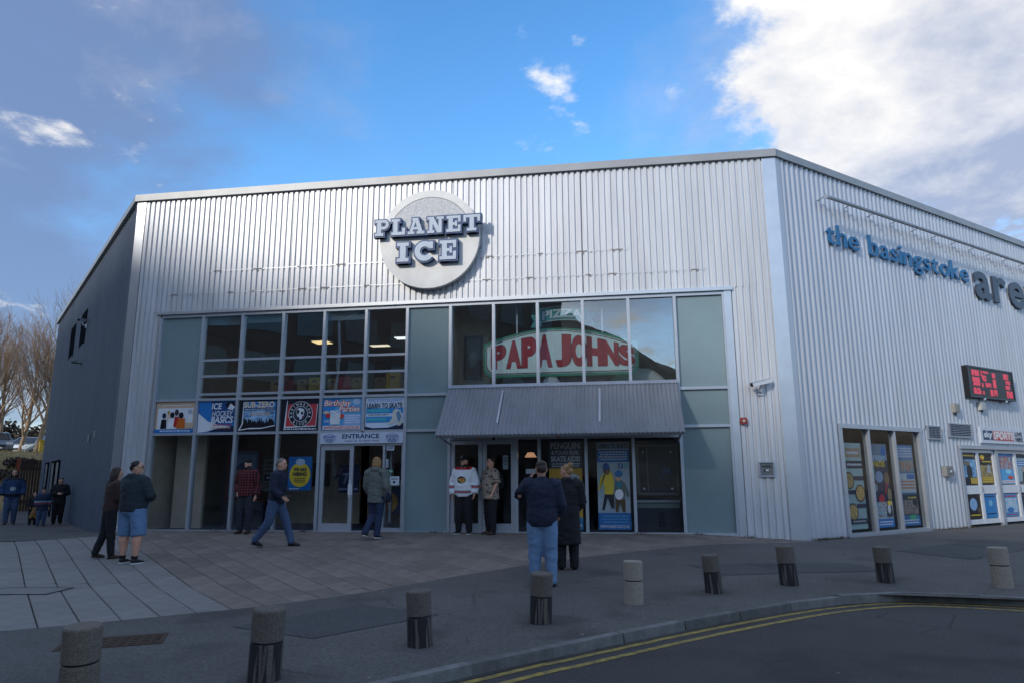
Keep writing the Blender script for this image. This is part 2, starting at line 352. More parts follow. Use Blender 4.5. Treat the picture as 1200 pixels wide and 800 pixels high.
# ------------------------------------------------------------------ ground
def sm(a, b, v): t = min(1, max(0, (v - a) / (b - a))); return t * t * (3 - 2 * t)
def gz(x, y):
    b = -0.08 + 0.18 * sm(-2, 1.5, x) - 0.12 * sm(13.5, 16.5, x); t = min(1, max(0, (-y - 0.2) / 6.0)); return b * (1 - t) - 0.21 * t
def asphalt(name, col, col2, scale=42, rough=0.85):
    m = bpy.data.materials.new(name); m.use_nodes = True; t = m.node_tree; b = t.nodes['Principled BSDF']
    tcn = t.nodes.new('ShaderNodeTexCoord'); sp = t.nodes.new('ShaderNodeTexNoise'); sp.inputs['Scale'].default_value = scale; sp.inputs['Detail'].default_value = 4; sp.inputs['Roughness'].default_value = 0.8
    lg = t.nodes.new('ShaderNodeTexNoise'); lg.inputs['Scale'].default_value = 0.55; lg.inputs['Detail'].default_value = 7; lg.inputs['Roughness'].default_value = 0.62
    for n in (sp, lg): t.links.new(tcn.outputs['Object'], n.inputs['Vector'])
    mx = t.nodes.new('ShaderNodeMix'); mx.data_type = 'RGBA'; mx.inputs[6].default_value = (*col, 1); mx.inputs[7].default_value = (*col2, 1)
    rp = t.nodes.new('ShaderNodeMapRange'); rp.inputs[1].default_value = 0.3; rp.inputs[2].default_value = 0.7; t.links.new(lg.outputs[0], rp.inputs[0]); t.links.new(rp.outputs[0], mx.inputs[0])
    m2 = t.nodes.new('ShaderNodeMix'); m2.data_type = 'RGBA'; m2.blend_type = 'MULTIPLY'; m2.inputs[0].default_value = 1
    cr = t.nodes.new('ShaderNodeMapRange'); cr.inputs[1].default_value = 0.3; cr.inputs[2].default_value = 0.72; cr.inputs[3].default_value = 0.4; cr.inputs[4].default_value = 1.75
    t.links.new(sp.outputs[0], cr.inputs[0]); t.links.new(mx.outputs[2], m2.inputs[6]); t.links.new(cr.outputs[0], m2.inputs[7]); t.links.new(m2.outputs[2], b.inputs['Base Color'])
    b.inputs['Roughness'].default_value = rough
    def mul(src, fac_socket, colr):
        q = t.nodes.new('ShaderNodeMix'); q.data_type = 'RGBA'; t.links.new(fac_socket, q.inputs[0]); t.links.new(src, q.inputs[6]); q.inputs[7].default_value = (*colr, 1); return q.outputs[2]
    def rng_(v, a, bb, c=0.0, d=1.0):
        q = t.nodes.new('ShaderNodeMapRange'); t.links.new(v, q.inputs[0])
        for i, w in enumerate((a, bb, c, d)): q.inputs[i + 1].default_value = w
        return q.outputs[0]
    def prod(a, bb):
        q = t.nodes.new('ShaderNodeMath'); q.operation = 'MULTIPLY'; t.links.new(a, q.inputs[0]); t.links.new(bb, q.inputs[1]); return q.outputs[0]
    wn = t.nodes.new('ShaderNodeTexNoise'); wn.inputs['Scale'].default_value = 1.6; wn.inputs['Detail'].default_value = 5; t.links.new(tcn.outputs['Object'], wn.inputs['Vector'])
    wm = t.nodes.new('ShaderNodeMix'); wm.data_type = 'RGBA'; wm.inputs[0].default_value = 0.12; t.links.new(tcn.outputs['Object'], wm.inputs[6]); t.links.new(wn.outputs['Color'], wm.inputs[7])
    cv = t.nodes.new('ShaderNodeTexVoronoi'); cv.feature = 'DISTANCE_TO_EDGE'; cv.inputs['Scale'].default_value = 0.42; t.links.new(wm.outputs[2], cv.inputs['Vector'])
    crack = prod(rng_(cv.outputs['Distance'], 0.002, 0.006, 0.8, 0), rng_(lg.outputs[0], 0.52, 0.60))
    gv = t.nodes.new('ShaderNodeTexVoronoi'); gv.inputs['Scale'].default_value = 2.6; gv.inputs['Randomness'].default_value = 1; t.links.new(tcn.outputs['Object'], gv.inputs['Vector'])
    gum = prod(rng_(gv.outputs['Distance'], 0.035, 0.05, 1, 0), rng_(wn.outputs[0], 0.50, 0.54))
    st = t.nodes.new('ShaderNodeTexNoise'); st.inputs['Scale'].default_value = 1.1; st.inputs['Detail'].default_value = 3; t.links.new(wm.outputs[2], st.inputs['Vector'])
    stain = rng_(st.outputs[0], 0.56, 0.68, 0, 0.55)
    o1_ = mul(m2.outputs[2], stain, tuple(c * .45 for c in col)); o2_ = mul(o1_, crack, tuple(c * .5 for c in col)); o3_ = mul(o2_, gum, tuple(min(.4, c * 2.6) for c in col2)); t.links.new(o3_, b.inputs['Base Color'])
    bp = t.nodes.new('ShaderNodeBump'); bp.inputs['Strength'].default_value = 0.5; bp.inputs['Distance'].default_value = 0.006; t.links.new(sp.outputs[0], bp.inputs['Height']); t.links.new(bp.outputs[0], b.inputs['Normal'])
    return m
M_road = asphalt('road_asphalt', (0.038, 0.035, 0.033), (0.056, 0.052, 0.049))
M_foot = asphalt('footway_asphalt', (0.076, 0.070, 0.064), (0.112, 0.103, 0.094))
M_earth = asphalt('rough_ground', (0.06, 0.06, 0.055), (0.10, 0.095, 0.085), 8)
M_slab = mat('light_paving_slab', srgb(128, 124, 119), 0.75, var=0.14, vscale=5, bump=0.25, bscale=90, rnd=0.07)
M_slab_b = mat('brown_paving_slab', srgb(120, 110, 101), 0.8, var=0.18, vscale=4, bump=0.25, bscale=90, rnd=0.16)
M_kerb = mat('kerb_concrete', srgb(104, 103, 100), 0.85, var=0.3, vscale=5, bump=0.4, rnd=0.22)
M_yellow = mat('yellow_line_paint', srgb(176, 150, 62), 0.7, var=0.0, col2=srgb(86, 80, 60), vscale=11, bump=0.3)

def grid_sheet(name, xs, ys, dz, m, cut=None):
    mb = MB(); nx, ny = len(xs), len(ys)
    mb.v = [(x, y, gz(x, y) + dz) for y in ys for x in xs]
    for j in range(ny - 1):
        for i in range(nx - 1):
            if cut and cut((xs[i] + xs[i + 1]) / 2, (ys[j] + ys[j + 1]) / 2): continue
            mb.f.append((j * nx + i, j * nx + i + 1, (j + 1) * nx + i + 1, (j + 1) * nx + i)); mb.mi.append(0)
    return mb.build(name, m, kind='structure')
def rng(a, b, s): n = int(round((b - a) / s)); return [a + (b - a) * i / n for i in range(n + 1)]
grid_sheet('ground', [-500, -200, -80, -40, -20, -10] + rng(-6, 20, 1) + [24, 30, 45, 80, 200, 500], [-500, -200, -80, -40, -20] + rng(-14, 2, 1) + [6, 14, 30, 80, 200, 600], -0.20, M_earth)

def resample(pts, step):
    pts = [Vector((*p, 0)) for p in pts]
    # Catmull-Rom then even spacing
    dense = []
    for i in range(len(pts) - 1):
        p0, p1, p2, p3 = pts[max(i - 1, 0)], pts[i], pts[i + 1], pts[min(i + 2, len(pts) - 1)]
        for k in range(12):
            t = k / 12; dense.append(0.5 * ((2 * p1) + (p2 - p0) * t + (2 * p0 - 5 * p1 + 4 * p2 - p3) * t * t + (3 * p1 - p0 - 3 * p2 + p3) * t ** 3))
    dense.append(pts[-1]); out = [dense[0]]; acc = 0
    for a, b in zip(dense, dense[1:]):
        L = (b - a).length
        while acc + L >= step:
            t = (step - acc) / L; a = a + (b - a) * t; out.append(a.copy()); L = (b - a).length; acc = 0
        acc += L
    return out
def strip(name, A, B, n, dz, m, flat=None, **tags):
    mb = MB(); k = len(A)
    for a, b in zip(A, B):
        for j in range(n + 1):
            p = a + (b - a) * (j / n); mb.v.append((p.x, p.y, (gz(p.x, p.y) if flat is None else flat) + dz))
    for i in range(k - 1):
        for j in range(n):
            o = i * (n + 1) + j; mb.f.append((o, o + n + 1, o + n + 2, o + 1)); mb.mi.append(0)
    return mb.build(name, m, **tags)
A_pts = [(-30, -36), (-14, -24), (-4, -16.2), (2, -11.9), (6.12, -9.08), (7.25, -8.15), (8.0, -7.5), (8.7, -6.6), (9.53, -5.5), (11.19, -3.65), (13.39, -1.96), (15.5, -0.75), (16.6, 0.2), (20, 3.2), (30, 11.9), (46, 25.8)]
B_pts = [(-14, -40), (-4, -28), (4, -18.0), (10.66, -10.05), (11.55, -9.05), (12.75, -7.78), (13.8, -6.77), (14.68, -6.05), (15.55, -5.6), (16.25, -5.58), (17.15, -5.78), (19, -6.4), (24, -8.4), (40, -15), (60, -23)]
def pairup(P, Q, n):
    def ev(pts):
        d = resample(pts, 0.1); return [d[min(len(d) - 1, int(i * (len(d) - 1) / n))] for i in range(n + 1)]
    return ev(P), ev(Q)
Aq, Bq = pairup(A_pts, B_pts, 170)
# winding: A is towards the building, B towards the road
strip('footway', Bq, Aq, 26, 0.008, M_foot, kind='structure')
Cq = [p + Vector((10, -40, 0)) for p in Bq]
road = strip('road', Cq, Bq, 20, -0.075, M_road, flat=-0.21, kind='structure')

# kerb stones along the road edge, yellow lines beyond them
kerb_line = resample(B_pts, 0.915)
kerb = MB().box(0.0, 0.02, 0, 0.02, -0.4, -0.38).build('kerb', M_kerb, kind='structure')
km = MB(); km.prism([(-0.448, -0.125), (0.448, -0.125), (0.448, 0.0), (-0.448, 0.0)], -0.16, 0.0)
km.v[4:] = [(x * 0.995, y + (0.018 if y < -0.1 else 0), z) for x, y, z in km.v[4:]]
kme = km.mesh('kerb_stone', M_kerb)
for a, b in zip(kerb_line, kerb_line[1:]):
    c = (a + b) / 2
    if c.x < 1 or c.x > 30: continue
    t = (b - a).normalized(); nrm = Vector((-t.y, t.x, 0))
    R_ = Matrix((t, nrm, Vector((0, 0, 1)))).transposed().to_4x4()
    link('kerb_stone', kme, kerb, Matrix.Translation((c.x, c.y, gz(c.x, c.y) + 0.012)) @ R_)
fine = resample(B_pts, 0.25)
def _off(d):
    out = []
    for i, p in enumerate(fine):
        t = (fine[min(i + 1, len(fine) - 1)] - fine[max(i - 1, 0)]).normalized(); out.append(p + Vector((t.y, -t.x, 0)) * d)
    return out
def offset_line(d0, d1, name, label):
    a, b = [], []
    for i, p in enumerate(fine):
        t = (fine[min(i + 1, len(fine) - 1)] - fine[max(i - 1, 0)]).normalized(); n_ = Vector((t.y, -t.x, 0))
        a.append(p + n_ * d0); b.append(p + n_ * d1)
    return strip(name, b, a, 1, -0.075 + 0.004, M_yellow, flat=-0.21, kind='structure')
M_grit2 = asphalt('gutter_grit', (0.030, 0.026, 0.022), (0.085, 0.074, 0.060), 30)
strip('gutter', [p + Vector((0, 0, 0)) for p in _off(0.19)], _off(0.125), 1, -0.075 + 0.003, M_grit2, flat=-0.21, kind='structure')
offset_line(0.21, 0.285, 'yellow_line', '')
offset_line(0.41, 0.485, 'yellow_line', '')

def sheet_poly(name, pts, dz, m, n=8):
    (a, b, c, d) = [Vector((*p, 0)) for p in pts]; mb = MB()
    for j in range(n + 1):
        for i in range(n + 1):
            p = (a + (b - a) * (i / n)).lerp(d + (c - d) * (i / n), j / n); mb.v.append((p.x, p.y, gz(p.x, p.y) + dz))
    for j in range(n):
        for i in range(n): k = j * (n + 1) + i; mb.f.append((k, k + 1, k + n + 2, k + n + 1)); mb.mi.append(0)
    return mb.build(name, m, kind='structure')
M_patch = asphalt('patch_asphalt', (0.050, 0.049, 0.050), (0.072, 0.071, 0.071))
sheet_poly('asphalt_patch', [(8.35, -8.6), (9.4, -9.0), (10.3, -7.7), (9.2, -7.2)], 0.013, M_patch)
sheet_poly('asphalt_patch', [(13.3, -3.9), (15.9, -3.2), (16.3, -3.9), (13.8, -4.7)], 0.013, M_patch)
sheet_poly('asphalt_patch', [(17.2, -1.6), (19.6, 0.4), (20.4, -0.5), (18.0, -2.6)], 0.013, M_patch)

# asphalt beside the left wall
grid_sheet('side_lane', rng(-44, 0, 1.0) + [1.0], rng(-1.05, 17, 0.95), 0.006, M_foot, lambda x, y: (x * math.cos(TL + PI / 2) + y * math.sin(TL + PI / 2)) < -1.2 and x > -14)

# paving slabs: one grid laid at 45 degrees, light on the left, brown before the doors
e1 = Vector((0.7071, -0.7071, 0)); e2 = Vector((0.7071, 0.7071, 0)); SL, SW = 0.60, 0.375
def slab_mesh(name, m):
    a, b, g, ch = SL / 2 - 0.007, SW / 2 - 0.007, 0.10, 0.006; mb = MB()
    r = lambda x, y, z: [(-x, -y, z), (x, -y, z), (x, y, z), (-x, y, z)]
    mb.v = r(a, b, -g) + r(a, b, -ch) + r(a - ch, b - ch, 0)
    for k in (0, 4):
        for i in range(4): mb.f.append((k + i, k + (i + 1) % 4, k + 4 + (i + 1) % 4, k + 4 + i))
    mb.f.append((8, 9, 10, 11)); mb.mi = [0] * len(mb.f); return mb.mesh(name, m)
def a_dist(x, y):   # signed distance outside the footway edge, positive on the paving side
    best = 1e9; sg = 1
    for p, q in zip(Aq, Aq[1:]):
        d = q - p; L = d.length_squared
        if L < 1e-9: continue
        t = max(0, min(1, ((x - p.x) * d.x + (y - p.y) * d.y) / L)); ddx, ddy = x - p.x - d.x * t, y - p.y - d.y * t; dd = ddx * ddx + ddy * ddy
        if dd < best: best = dd; sg = 1 if d.x * ddy - d.y * ddx > 0 else -1
    return sg * math.sqrt(best)
cells = {'light': [], 'brown': []}
for i in range(-16, 31):
    s_ = 0.1 + SW * (i + 0.5)
    for j in range(-6, 34):
        r_ = SL * (j + 0.5 + (0.5 if i % 2 else 0)) - 4
        p = e1 * r_ + e2 * s_
        if p.x > 17 or p.y < -14: continue
        if i < 0:
            if p.y > -0.75 or p.x < -9 or a_dist(p.x, p.y) < -0.4: continue
            cells['light'].append(p)
        else:
            if p.y > 0.25 or p.x < 0.2 or a_dist(p.x, p.y) < -0.4: continue
            if p.y > -0.75 and p.x < 0.9: continue
            cells['brown'].append(p)
def lay(nm, kind, m):
    root = MB().box(3, 3.02, -3, -2.98, -0.5, -0.48).build(nm, m, kind='structure')
    me = slab_mesh('paving_slab', m); ps = sorted(cells[kind], key=lambda p: (p - Vector((cam_loc.x, cam_loc.y, 0))).length); rest = MB()
    for k, p in enumerate(ps):
        z = gz(p.x, p.y); dx = Vector((e1.x, e1.y, (gz(p.x + e1.x * .2, p.y + e1.y * .2) - gz(p.x - e1.x * .2, p.y - e1.y * .2)) / .4)).normalized()
        dy = Vector((e2.x, e2.y, (gz(p.x + e2.x * .2, p.y + e2.y * .2) - gz(p.x - e2.x * .2, p.y - e2.y * .2)) / .4)); n_ = dx.cross(dy).normalized(); dy = n_.cross(dx)
        M = Matrix.Translation((p.x, p.y, z + random.uniform(-0.002, 0.002))) @ Matrix((dx, dy, n_)).transposed().to_4x4()
        if k < 300: link('paving_slab', me, root, M)
        else: rest.add([M @ v.co for v in me.vertices], [tuple(f.vertices) for f in me.polygons])
    if rest.v: rest.build('paving_slabs', m, root, kind='stuff')
lay('light_paving', 'light', M_slab); lay('brown_paving', 'brown', M_slab_b)

# ------------------------------------------------------------------ arena building
arena = empty('arena_building', None, 'silver ribbed metal ice arena with chamfered corners and glazed entrance front', 'building')
def part(name, mb, m, M=None, parent=None): return mb.build(name, m, parent or arena, M)
def ribs(mb, x0, x1, y0, y1, pitch, depth, base=0.0, crown=0.5, slope=0.13, sine=False):
    """vertical ribbed sheet, x along the wall, y up, z outwards"""
    xs = []; x = x0; n = max(1, round((x1 - x0) / pitch)); pitch = (x1 - x0) / n
    for i in range(n):
        a = x0 + i * pitch
        if sine: xs += [(a + pitch * t / 8, depth * (0.5 - 0.5 * math.cos(2 * PI * t / 8))) for t in range(8)]
        else:
            v = (1 - crown - 2 * slope) / 2
            xs += [(a, 0), (a + pitch * v, 0), (a + pitch * (v + slope), depth), (a + pitch * (v + slope + crown), depth), (a + pitch * (1 - v), 0)]
    xs.append((x1, 0)); o = len(mb.v)
    for x, z in xs: mb.v += [(x, y0, base + z), (x, y1, base + z)]
    for i in range(len(xs) - 1):
        if abs(xs[i][0] - xs[i + 1][0]) < 1e-6: continue
        k = o + 2 * i; mb.f.append((k, k + 2, k + 3, k + 1)); mb.mi.append(0)
    return mb
XB = [1.0, 2.14, 3.20, 4.28, 5.34, 6.40, 7.42, 8.47, 9.50, 10.53, 11.57, 12.60, 13.63, 14.70]
ZB, ZL, ZM, ZH = 0.12, 2.365, 3.19, 5.33
M_rustlap = mat('lap_shadow_dirt', srgb(96, 98, 102), 0.8, var=0.3, vscale=3)  # thin dark line along each vertical sheet joint
# front cladding
part('cladding', ribs(MB(), 0.24, 15.74, 5.42, H - 0.17, 0.142, 0.036, crown=0.54, slope=0.08), M_clad, MF)
part('cladding', ribs(MB(), 0.24, 0.92, -0.1, 5.42, 0.142, 0.036, crown=0.54, slope=0.08), M_clad, MF)
part('cladding', ribs(MB(), 14.86, 15.74, -0.1, 5.42, 0.142, 0.036, crown=0.54, slope=0.08), M_clad, MF)
for i in range(1, 15):
    x = 0.24 + i * 1.0333; part('sheet_lap', MB().box(x - 0.006, x + 0.006, 5.43, H - 0.18, 0.0, 0.004), M_rustlap, MF)  # thin dark line at each sheet joint
part('corner_flashing', MB().box(0.0, 0.25, -0.1, H - 0.16, 0.002, 0.042), M_flash, MF)
part('corner_flashing', MB().box(15.74, W + 0.03, -0.1, H - 0.16, 0.002, 0.042), M_flash, MF)
part('window_flashing', MB().box(14.72, 14.87, -0.05, 5.36, 0.0, 0.05), M_flash, MF)
part('window_flashing', MB().box(0.90, 0.98, -0.05, 5.36, 0.0, 0.05), M_flash, MF)
part('drip_trim', MB().box(0.86, 14.9, 5.34, 5.42, 0.0, 0.09), M_flash, MF)
# right cladding around the openings
RU = 34.0
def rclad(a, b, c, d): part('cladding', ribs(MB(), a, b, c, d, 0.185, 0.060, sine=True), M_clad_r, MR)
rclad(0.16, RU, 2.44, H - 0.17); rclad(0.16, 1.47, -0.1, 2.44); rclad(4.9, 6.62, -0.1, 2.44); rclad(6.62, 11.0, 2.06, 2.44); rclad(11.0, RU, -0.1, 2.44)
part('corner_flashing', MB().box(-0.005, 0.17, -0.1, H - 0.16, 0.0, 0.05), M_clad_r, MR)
# left cladding (x runs from far end -19 to 0)
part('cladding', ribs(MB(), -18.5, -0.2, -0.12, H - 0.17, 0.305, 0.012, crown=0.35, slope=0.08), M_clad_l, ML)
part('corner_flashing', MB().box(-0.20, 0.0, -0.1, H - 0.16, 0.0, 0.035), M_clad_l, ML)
# coping
part('coping', MB().box(-0.05, W + 0.05, H - 0.17, H + 0.01, -0.4, 0.10), M_cope, MF)
part('coping', MB().box(0.0, RU, H - 0.17, H + 0.008, -0.4, 0.10), M_cope, MR)
part('coping', MB().box(-18.53, 0.0, H - 0.17, H + 0.006, -0.4, 0.10), M_cope, ML)
pr = lambda M, x, z=0.0: (M @ Vector((x, 0, z))).to_2d()
far_l, far_r = pr(ML, -18.5), pr(MR, RU)
part('roof', MB().prism([(0.1, 0.1), (W - 0.1, 0.1), (far_r.x - .2, far_r.y), (far_r.x - 20, far_r.y + 18), (far_l.x + 14, far_l.y + 20), (far_l.x + .2, far_l.y)], H - 0.5, H - 0.25), M_cope)
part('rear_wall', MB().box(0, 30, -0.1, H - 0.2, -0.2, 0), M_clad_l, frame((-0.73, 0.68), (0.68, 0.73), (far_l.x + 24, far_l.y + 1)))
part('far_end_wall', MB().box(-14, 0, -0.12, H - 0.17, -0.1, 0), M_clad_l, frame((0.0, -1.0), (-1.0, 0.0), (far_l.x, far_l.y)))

# glazed front: frame, mullions, transoms, panes
gf = part('glazed_front', MB().box(XB[0], XB[-1] + .02, 0.03, ZB, -0.10, 0.035).box(XB[0], XB[-1] + .02, ZH - 0.07, ZH + 0.005, -0.10, 0.03), M_frame, MF)
def sub(name, mb, m, M=None): return mb.build(name, m, gf, M)
DOORS = (5.34, 7.42, 8.47, 10.02)
for i, x in enumerate(XB):
    lo = ZB
    if i == 5: lo = ZL
    if i == 8: lo = ZL
    if i == 9: lo = ZB
    sub('mullion', MB().box(x - 0.033, x + 0.033, lo, ZH - 0.07, -0.09, 0.04), M_frame)
sub('mullion', MB().box(9.985, 10.05, ZB, ZL, -0.09, 0.038), M_frame)
def bays(a, b): return [(XB[i], XB[i + 1]) for i in range(a, b)]
for (a, b) in bays(0, 7) + bays(12, 13):
    for z in (ZL, ZM): sub('transom', MB().box(a + 0.033, b - 0.033, z - 0.03, z + 0.03, -0.08, 0.03), M_frame)
for (a, b) in bays(7, 12): sub('transom', MB().box(a + 0.033, b - 0.033, 2.13, 2.20, -0.08, 0.03), M_frame)
for (a, b) in bays(7, 12): sub('transom', MB().box(a + 0.033, b - 0.033, 3.27, 3.33, -0.08, 0.03), M_frame)
def pane(a, b, z0, z1, m, name='window_pane', d=-0.03): sub(name, MB().box(a + 0.033, b - 0.033, z0, z1, d - 0.012, d), m)
for k, (a, b) in enumerate(bays(0, 13)):
    opaque = k in (0, 6, 12)
    if k < 7 or k == 12:
        pane(a, b, ZM + 0.03, ZH - 0.07, M_spand if opaque else M_glass, 'spandrel_panel' if opaque else 'window_pane')
        if k >= 6: pane(a, b, ZL + 0.03, ZM - 0.03, M_spand, 'spandrel_panel')
        if k >= 6: pane(a, b, ZB, ZL - 0.03, M_spand, 'spandrel_panel')
        elif k < 4: pane(a, b, ZB, ZL - 0.03, M_glass_low)
    else:
        pane(a, b, 3.33, ZH - 0.07, M_glass); pane(a, b, 2.20, 3.27, M_spand, 'spandrel_panel')
        if k >= 9: pane(a, b, ZB, 2.13, M_glass_low)
pane(10.02, 10.53, ZB, 2.13, M_glass_low)
# opening rails and roller blinds behind the upper left windows
for k in range(1, 6):
    a, b = XB[k], XB[k + 1]
    for z in (4.165, 3.77, 3.325): sub('rail', MB().box(a + 0.034, b - 0.034, z - 0.028, z + 0.028, -0.10, -0.015), M_frame)
    if k in (1, 2, 4): sub('roller_blind', MB().box(a + 0.04, b - 0.04, 5.04 + 0.02 * (k % 3), ZH - 0.07, -0.14, -0.12), paint(srgb(150, 168, 175), 0.8))
# entrance doors
def door_leaf(name, x0, x1, z0, z1, M, m_frame, stile=0.09, kick=0.16, top=0.09, d0=-0.06, d1=-0.005, handle=None, glass=None):
    mb = MB().box(x0, x0 + stile, z0, z1, d0, d1).box(x1 - stile, x1, z0, z1, d0, d1).box(x0 + stile, x1 - stile, z0, z0 + kick, d0, d1).box(x0 + stile, x1 - stile, z1 - top, z1, d0, d1)
    o = part(name, mb, m_frame, M)
    MB().box(x0 + stile, x1 - stile, z0 + kick, z1 - top, (d0 + d1) / 2 - 0.006, (d0 + d1) / 2).build('door_pane', glass or M_glass_low, o)
    if handle is not None:
        h = MB().box(handle - 0.05, handle + 0.05, 0.92, 1.16, d1, d1 + 0.02); h.box(handle - 0.012, handle + 0.012, 0.86, 1.26, d1 + 0.035, d1 + 0.06); h.box(handle - 0.01, handle + 0.01, 0.98, 1.0, d1 + 0.02, d1 + 0.036)
        h.build('handle', M_white, o)
    return o
door_leaf('entrance_door', 5.39, 6.19, ZB, 2.03, MF, M_frame, handle=6.14)
# the second leaf stands open into the lobby
Mopen = MF @ Matrix.Translation((6.90, 0, -0.06)) @ Matrix.Rotation(rad(-84), 4, 'Y')
door_leaf('entrance_door', -0.72, 0.0, ZB, 2.03, Mopen, M_frame)
part('sidelight', MB().box(6.90, 6.95, ZB, 2.07, -0.07, 0.0).box(7.35, 7.385, ZB, 2.07, -0.07, 0.0).box(6.95, 7.35, ZB, ZB + 0.07, -0.07, 0.0), M_frame, MF)
sub('window_pane', MB().box(6.95, 7.35, ZB + 0.07, 2.07, -0.04, -0.03), M_glass_low)
part('door_header', MB().box(5.375, 7.385, 2.035, 2.08, -0.08, 0.0), M_frame, MF)
d1 = door_leaf('cafe_door', 8.51, 9.235, ZB, 2.12, MF, M_frame, kick=0.17, handle=9.19)
d2 = door_leaf('cafe_door', 9.245, 9.98, ZB, 2.12, MF, M_frame, kick=0.17, handle=9.29)
# rooms behind the glass
part('lobby_floor', MB().box(0.9, 14.9, 0.02, 0.10, -7.2, -0.1), M_in_floor, MF)
part('upper_floor', MB().box(0.9, 14.9, 2.46, 3.16, -7.2, -0.13), M_in_ceil, MF)
part('upper_ceiling', MB().box(0.9, 14.9, 5.28, 5.4, -7.2, -0.13), M_in_ceil, MF)
part('back_wall', MB().box(0.9, 14.9, 0.1, 5.3, -7.4, -7.2), M_in_dark, MF)
part('partition', MB().box(7.5, 8.4, 0.1, 5.28, -7.2, -0.13), M_in_wall, MF)
part('partition', MB().box(0.8, 0.9, 0.1, 5.28, -7.2, -0.13), M_in_wall, MF)
part('partition', MB().box(14.7, 14.8, 0.1, 5.28, -7.2, -0.13), M_in_wall, MF)
part('lobby_wall', MB().box(1.15, 1.95, 0.1, 2.46, -0.9, -0.8), M_in_wall, MF)
part('lobby_wall', MB().box(1.95, 5.3, 0.1, 2.46, -2.9, -2.8), M_in_wall, MF)
part('lobby_wall', MB().box(5.5, 7.5, 0.1, 2.46, -3.0, -2.9), M_in_wall, MF)
part('lobby_wall', MB().box(2.0, 2.35, 0.1, 2.46, -1.7, -1.6), M_in_dark, MF)
part('cafe_wall', MB().box(8.4, 14.7, 0.1, 5.28, -4.2, -4.1), M_in_dark, MF)
part('cafe_wall', MB().box(8.4, 9.2, 3.16, 5.28, -1.3, -1.2), M_in_wall, MF)

# side window on the right wall
sw = part('side_window', MB().box(1.47, 4.9, 2.34, 2.44, -0.1, 0.07).box(1.47, 1.58, -0.05, 2.34, -0.1, 0.06).box(4.76, 4.9, -0.05, 2.34, -0.1, 0.06).box(1.58, 4.76, -0.05, 0.05, -0.1, 0.05), M_frame, MR)
for x in (2.62, 3.69): MB().box(x - 0.035, x + 0.035, 0.05, 2.34, -0.09, 0.045).build('mullion', M_frame, sw)
for a, b in ((1.58, 2.585), (2.655, 3.655), (3.725, 4.76)): MB().box(a, b, 0.05, 2.34, -0.03, -0.02).build('window_pane', M_glass_low, sw)
part('window_recess', MB().box(1.4, 5.0, -0.05, 2.5, -1.3, -1.2).box(1.36, 1.4, -0.05, 2.5, -1.3, -0.1).box(5.0, 5.04, -0.05, 2.5, -1.3, -0.1).box(1.4, 5.0, -0.05, 0.0, -1.2, -0.1).box(1.4, 5.0, 2.4, 2.46, -1.2, -0.1), M_in_dark, MR)
# side doors
sdr = part('side_door_frame', MB().box(6.62, 11.0, 1.97, 2.06, -0.1, 0.10).box(6.62, 6.74, -0.05, 1.97, -0.1, 0.06).box(8.54, 8.70, -0.05, 1.97, -0.1, 0.055).box(10.88, 11.0, -0.05, 1.97, -0.1, 0.06), M_frame, MR)
part('door_recess', MB().box(6.6, 11.05, -0.05, 2.0, -0.35, -0.3), M_in_dark, MR)
def panel_door(x0, x1):
    xm = (x0 + x1) / 2; st = 0.07
    mb = MB().box(x0, x0 + st, 0.03, 1.96, -0.06, 0.01).box(x1 - st, x1, 0.03, 1.96, -0.06, 0.01)
    mb.box(xm - st, xm + st, 0.03, 1.96, -0.06, 0.008)
    for z0, z1 in ((0.03, 0.15), (0.80, 1.02), (1.88, 1.96)):
        mb.box(x0 + st, xm - st, z0, z1, -0.058, 0.006).box(xm + st, x1 - st, z0, z1, -0.058, 0.006)
    o = part('side_door', mb, M_white, MR)
    for a, b in ((x0 + st, xm - st), (xm + st, x1 - st)):
        for z0, z1 in ((0.15, 0.80), (1.02, 1.88)): MB().box(a, b, z0, z1, -0.035, -0.028).build('door_pane', M_glass_low, o)
    MB().box(xm - 0.02, xm + 0.02, 0.86, 0.98, 0.008, 0.05).build('handle', M_steel, o)
panel_door(6.75, 8.53); panel_door(8.71, 10.87)
# vents
def vent(x0, x1, y0, y1, n):
    o = part('vent', MB().box(x0, x1, y0, y0 + 0.03, 0.03, 0.09).box(x0, x1, y1 - 0.03, y1, 0.03, 0.09).box(x0, x0 + 0.03, y0 + 0.03, y1 - 0.03, 0.03, 0.09).box(x1 - 0.03, x1, y0 + 0.03, y1 - 0.03, 0.03, 0.09), M_steel, MR)
    MB().box(x0 + 0.03, x1 - 0.03, y0 + 0.03, y1 - 0.03, 0.046, 0.052).build('backing', M_dark, o)
    for i in range(n):
        yy = y0 + 0.03 + (y1 - y0 - 0.06) * (i + 0.5) / n; h = (y1 - y0 - 0.06) / n * 0.36
        m = MB(); m.add([(x0 + 0.03, yy + h, 0.058), (x1 - 0.03, yy + h, 0.058), (x1 - 0.03, yy - h, 0.088), (x0 + 0.03, yy - h, 0.088), (x0 + 0.03, yy + h - .006, 0.054), (x1 - 0.03, yy + h - .006, 0.054), (x1 - 0.03, yy - h - .006, 0.084), (x0 + 0.03, yy - h - .006, 0.084)],
                       [(0, 3, 2, 1), (4, 5, 6, 7), (0, 1, 5, 4), (3, 7, 6, 2), (0, 4, 7, 3), (1, 2, 6, 5)]); m.build('slat', M_steel, o)
vent(5.15, 5.78, 2.17, 2.52, 7); vent(6.20, 7.36, 2.25, 2.62, 7)
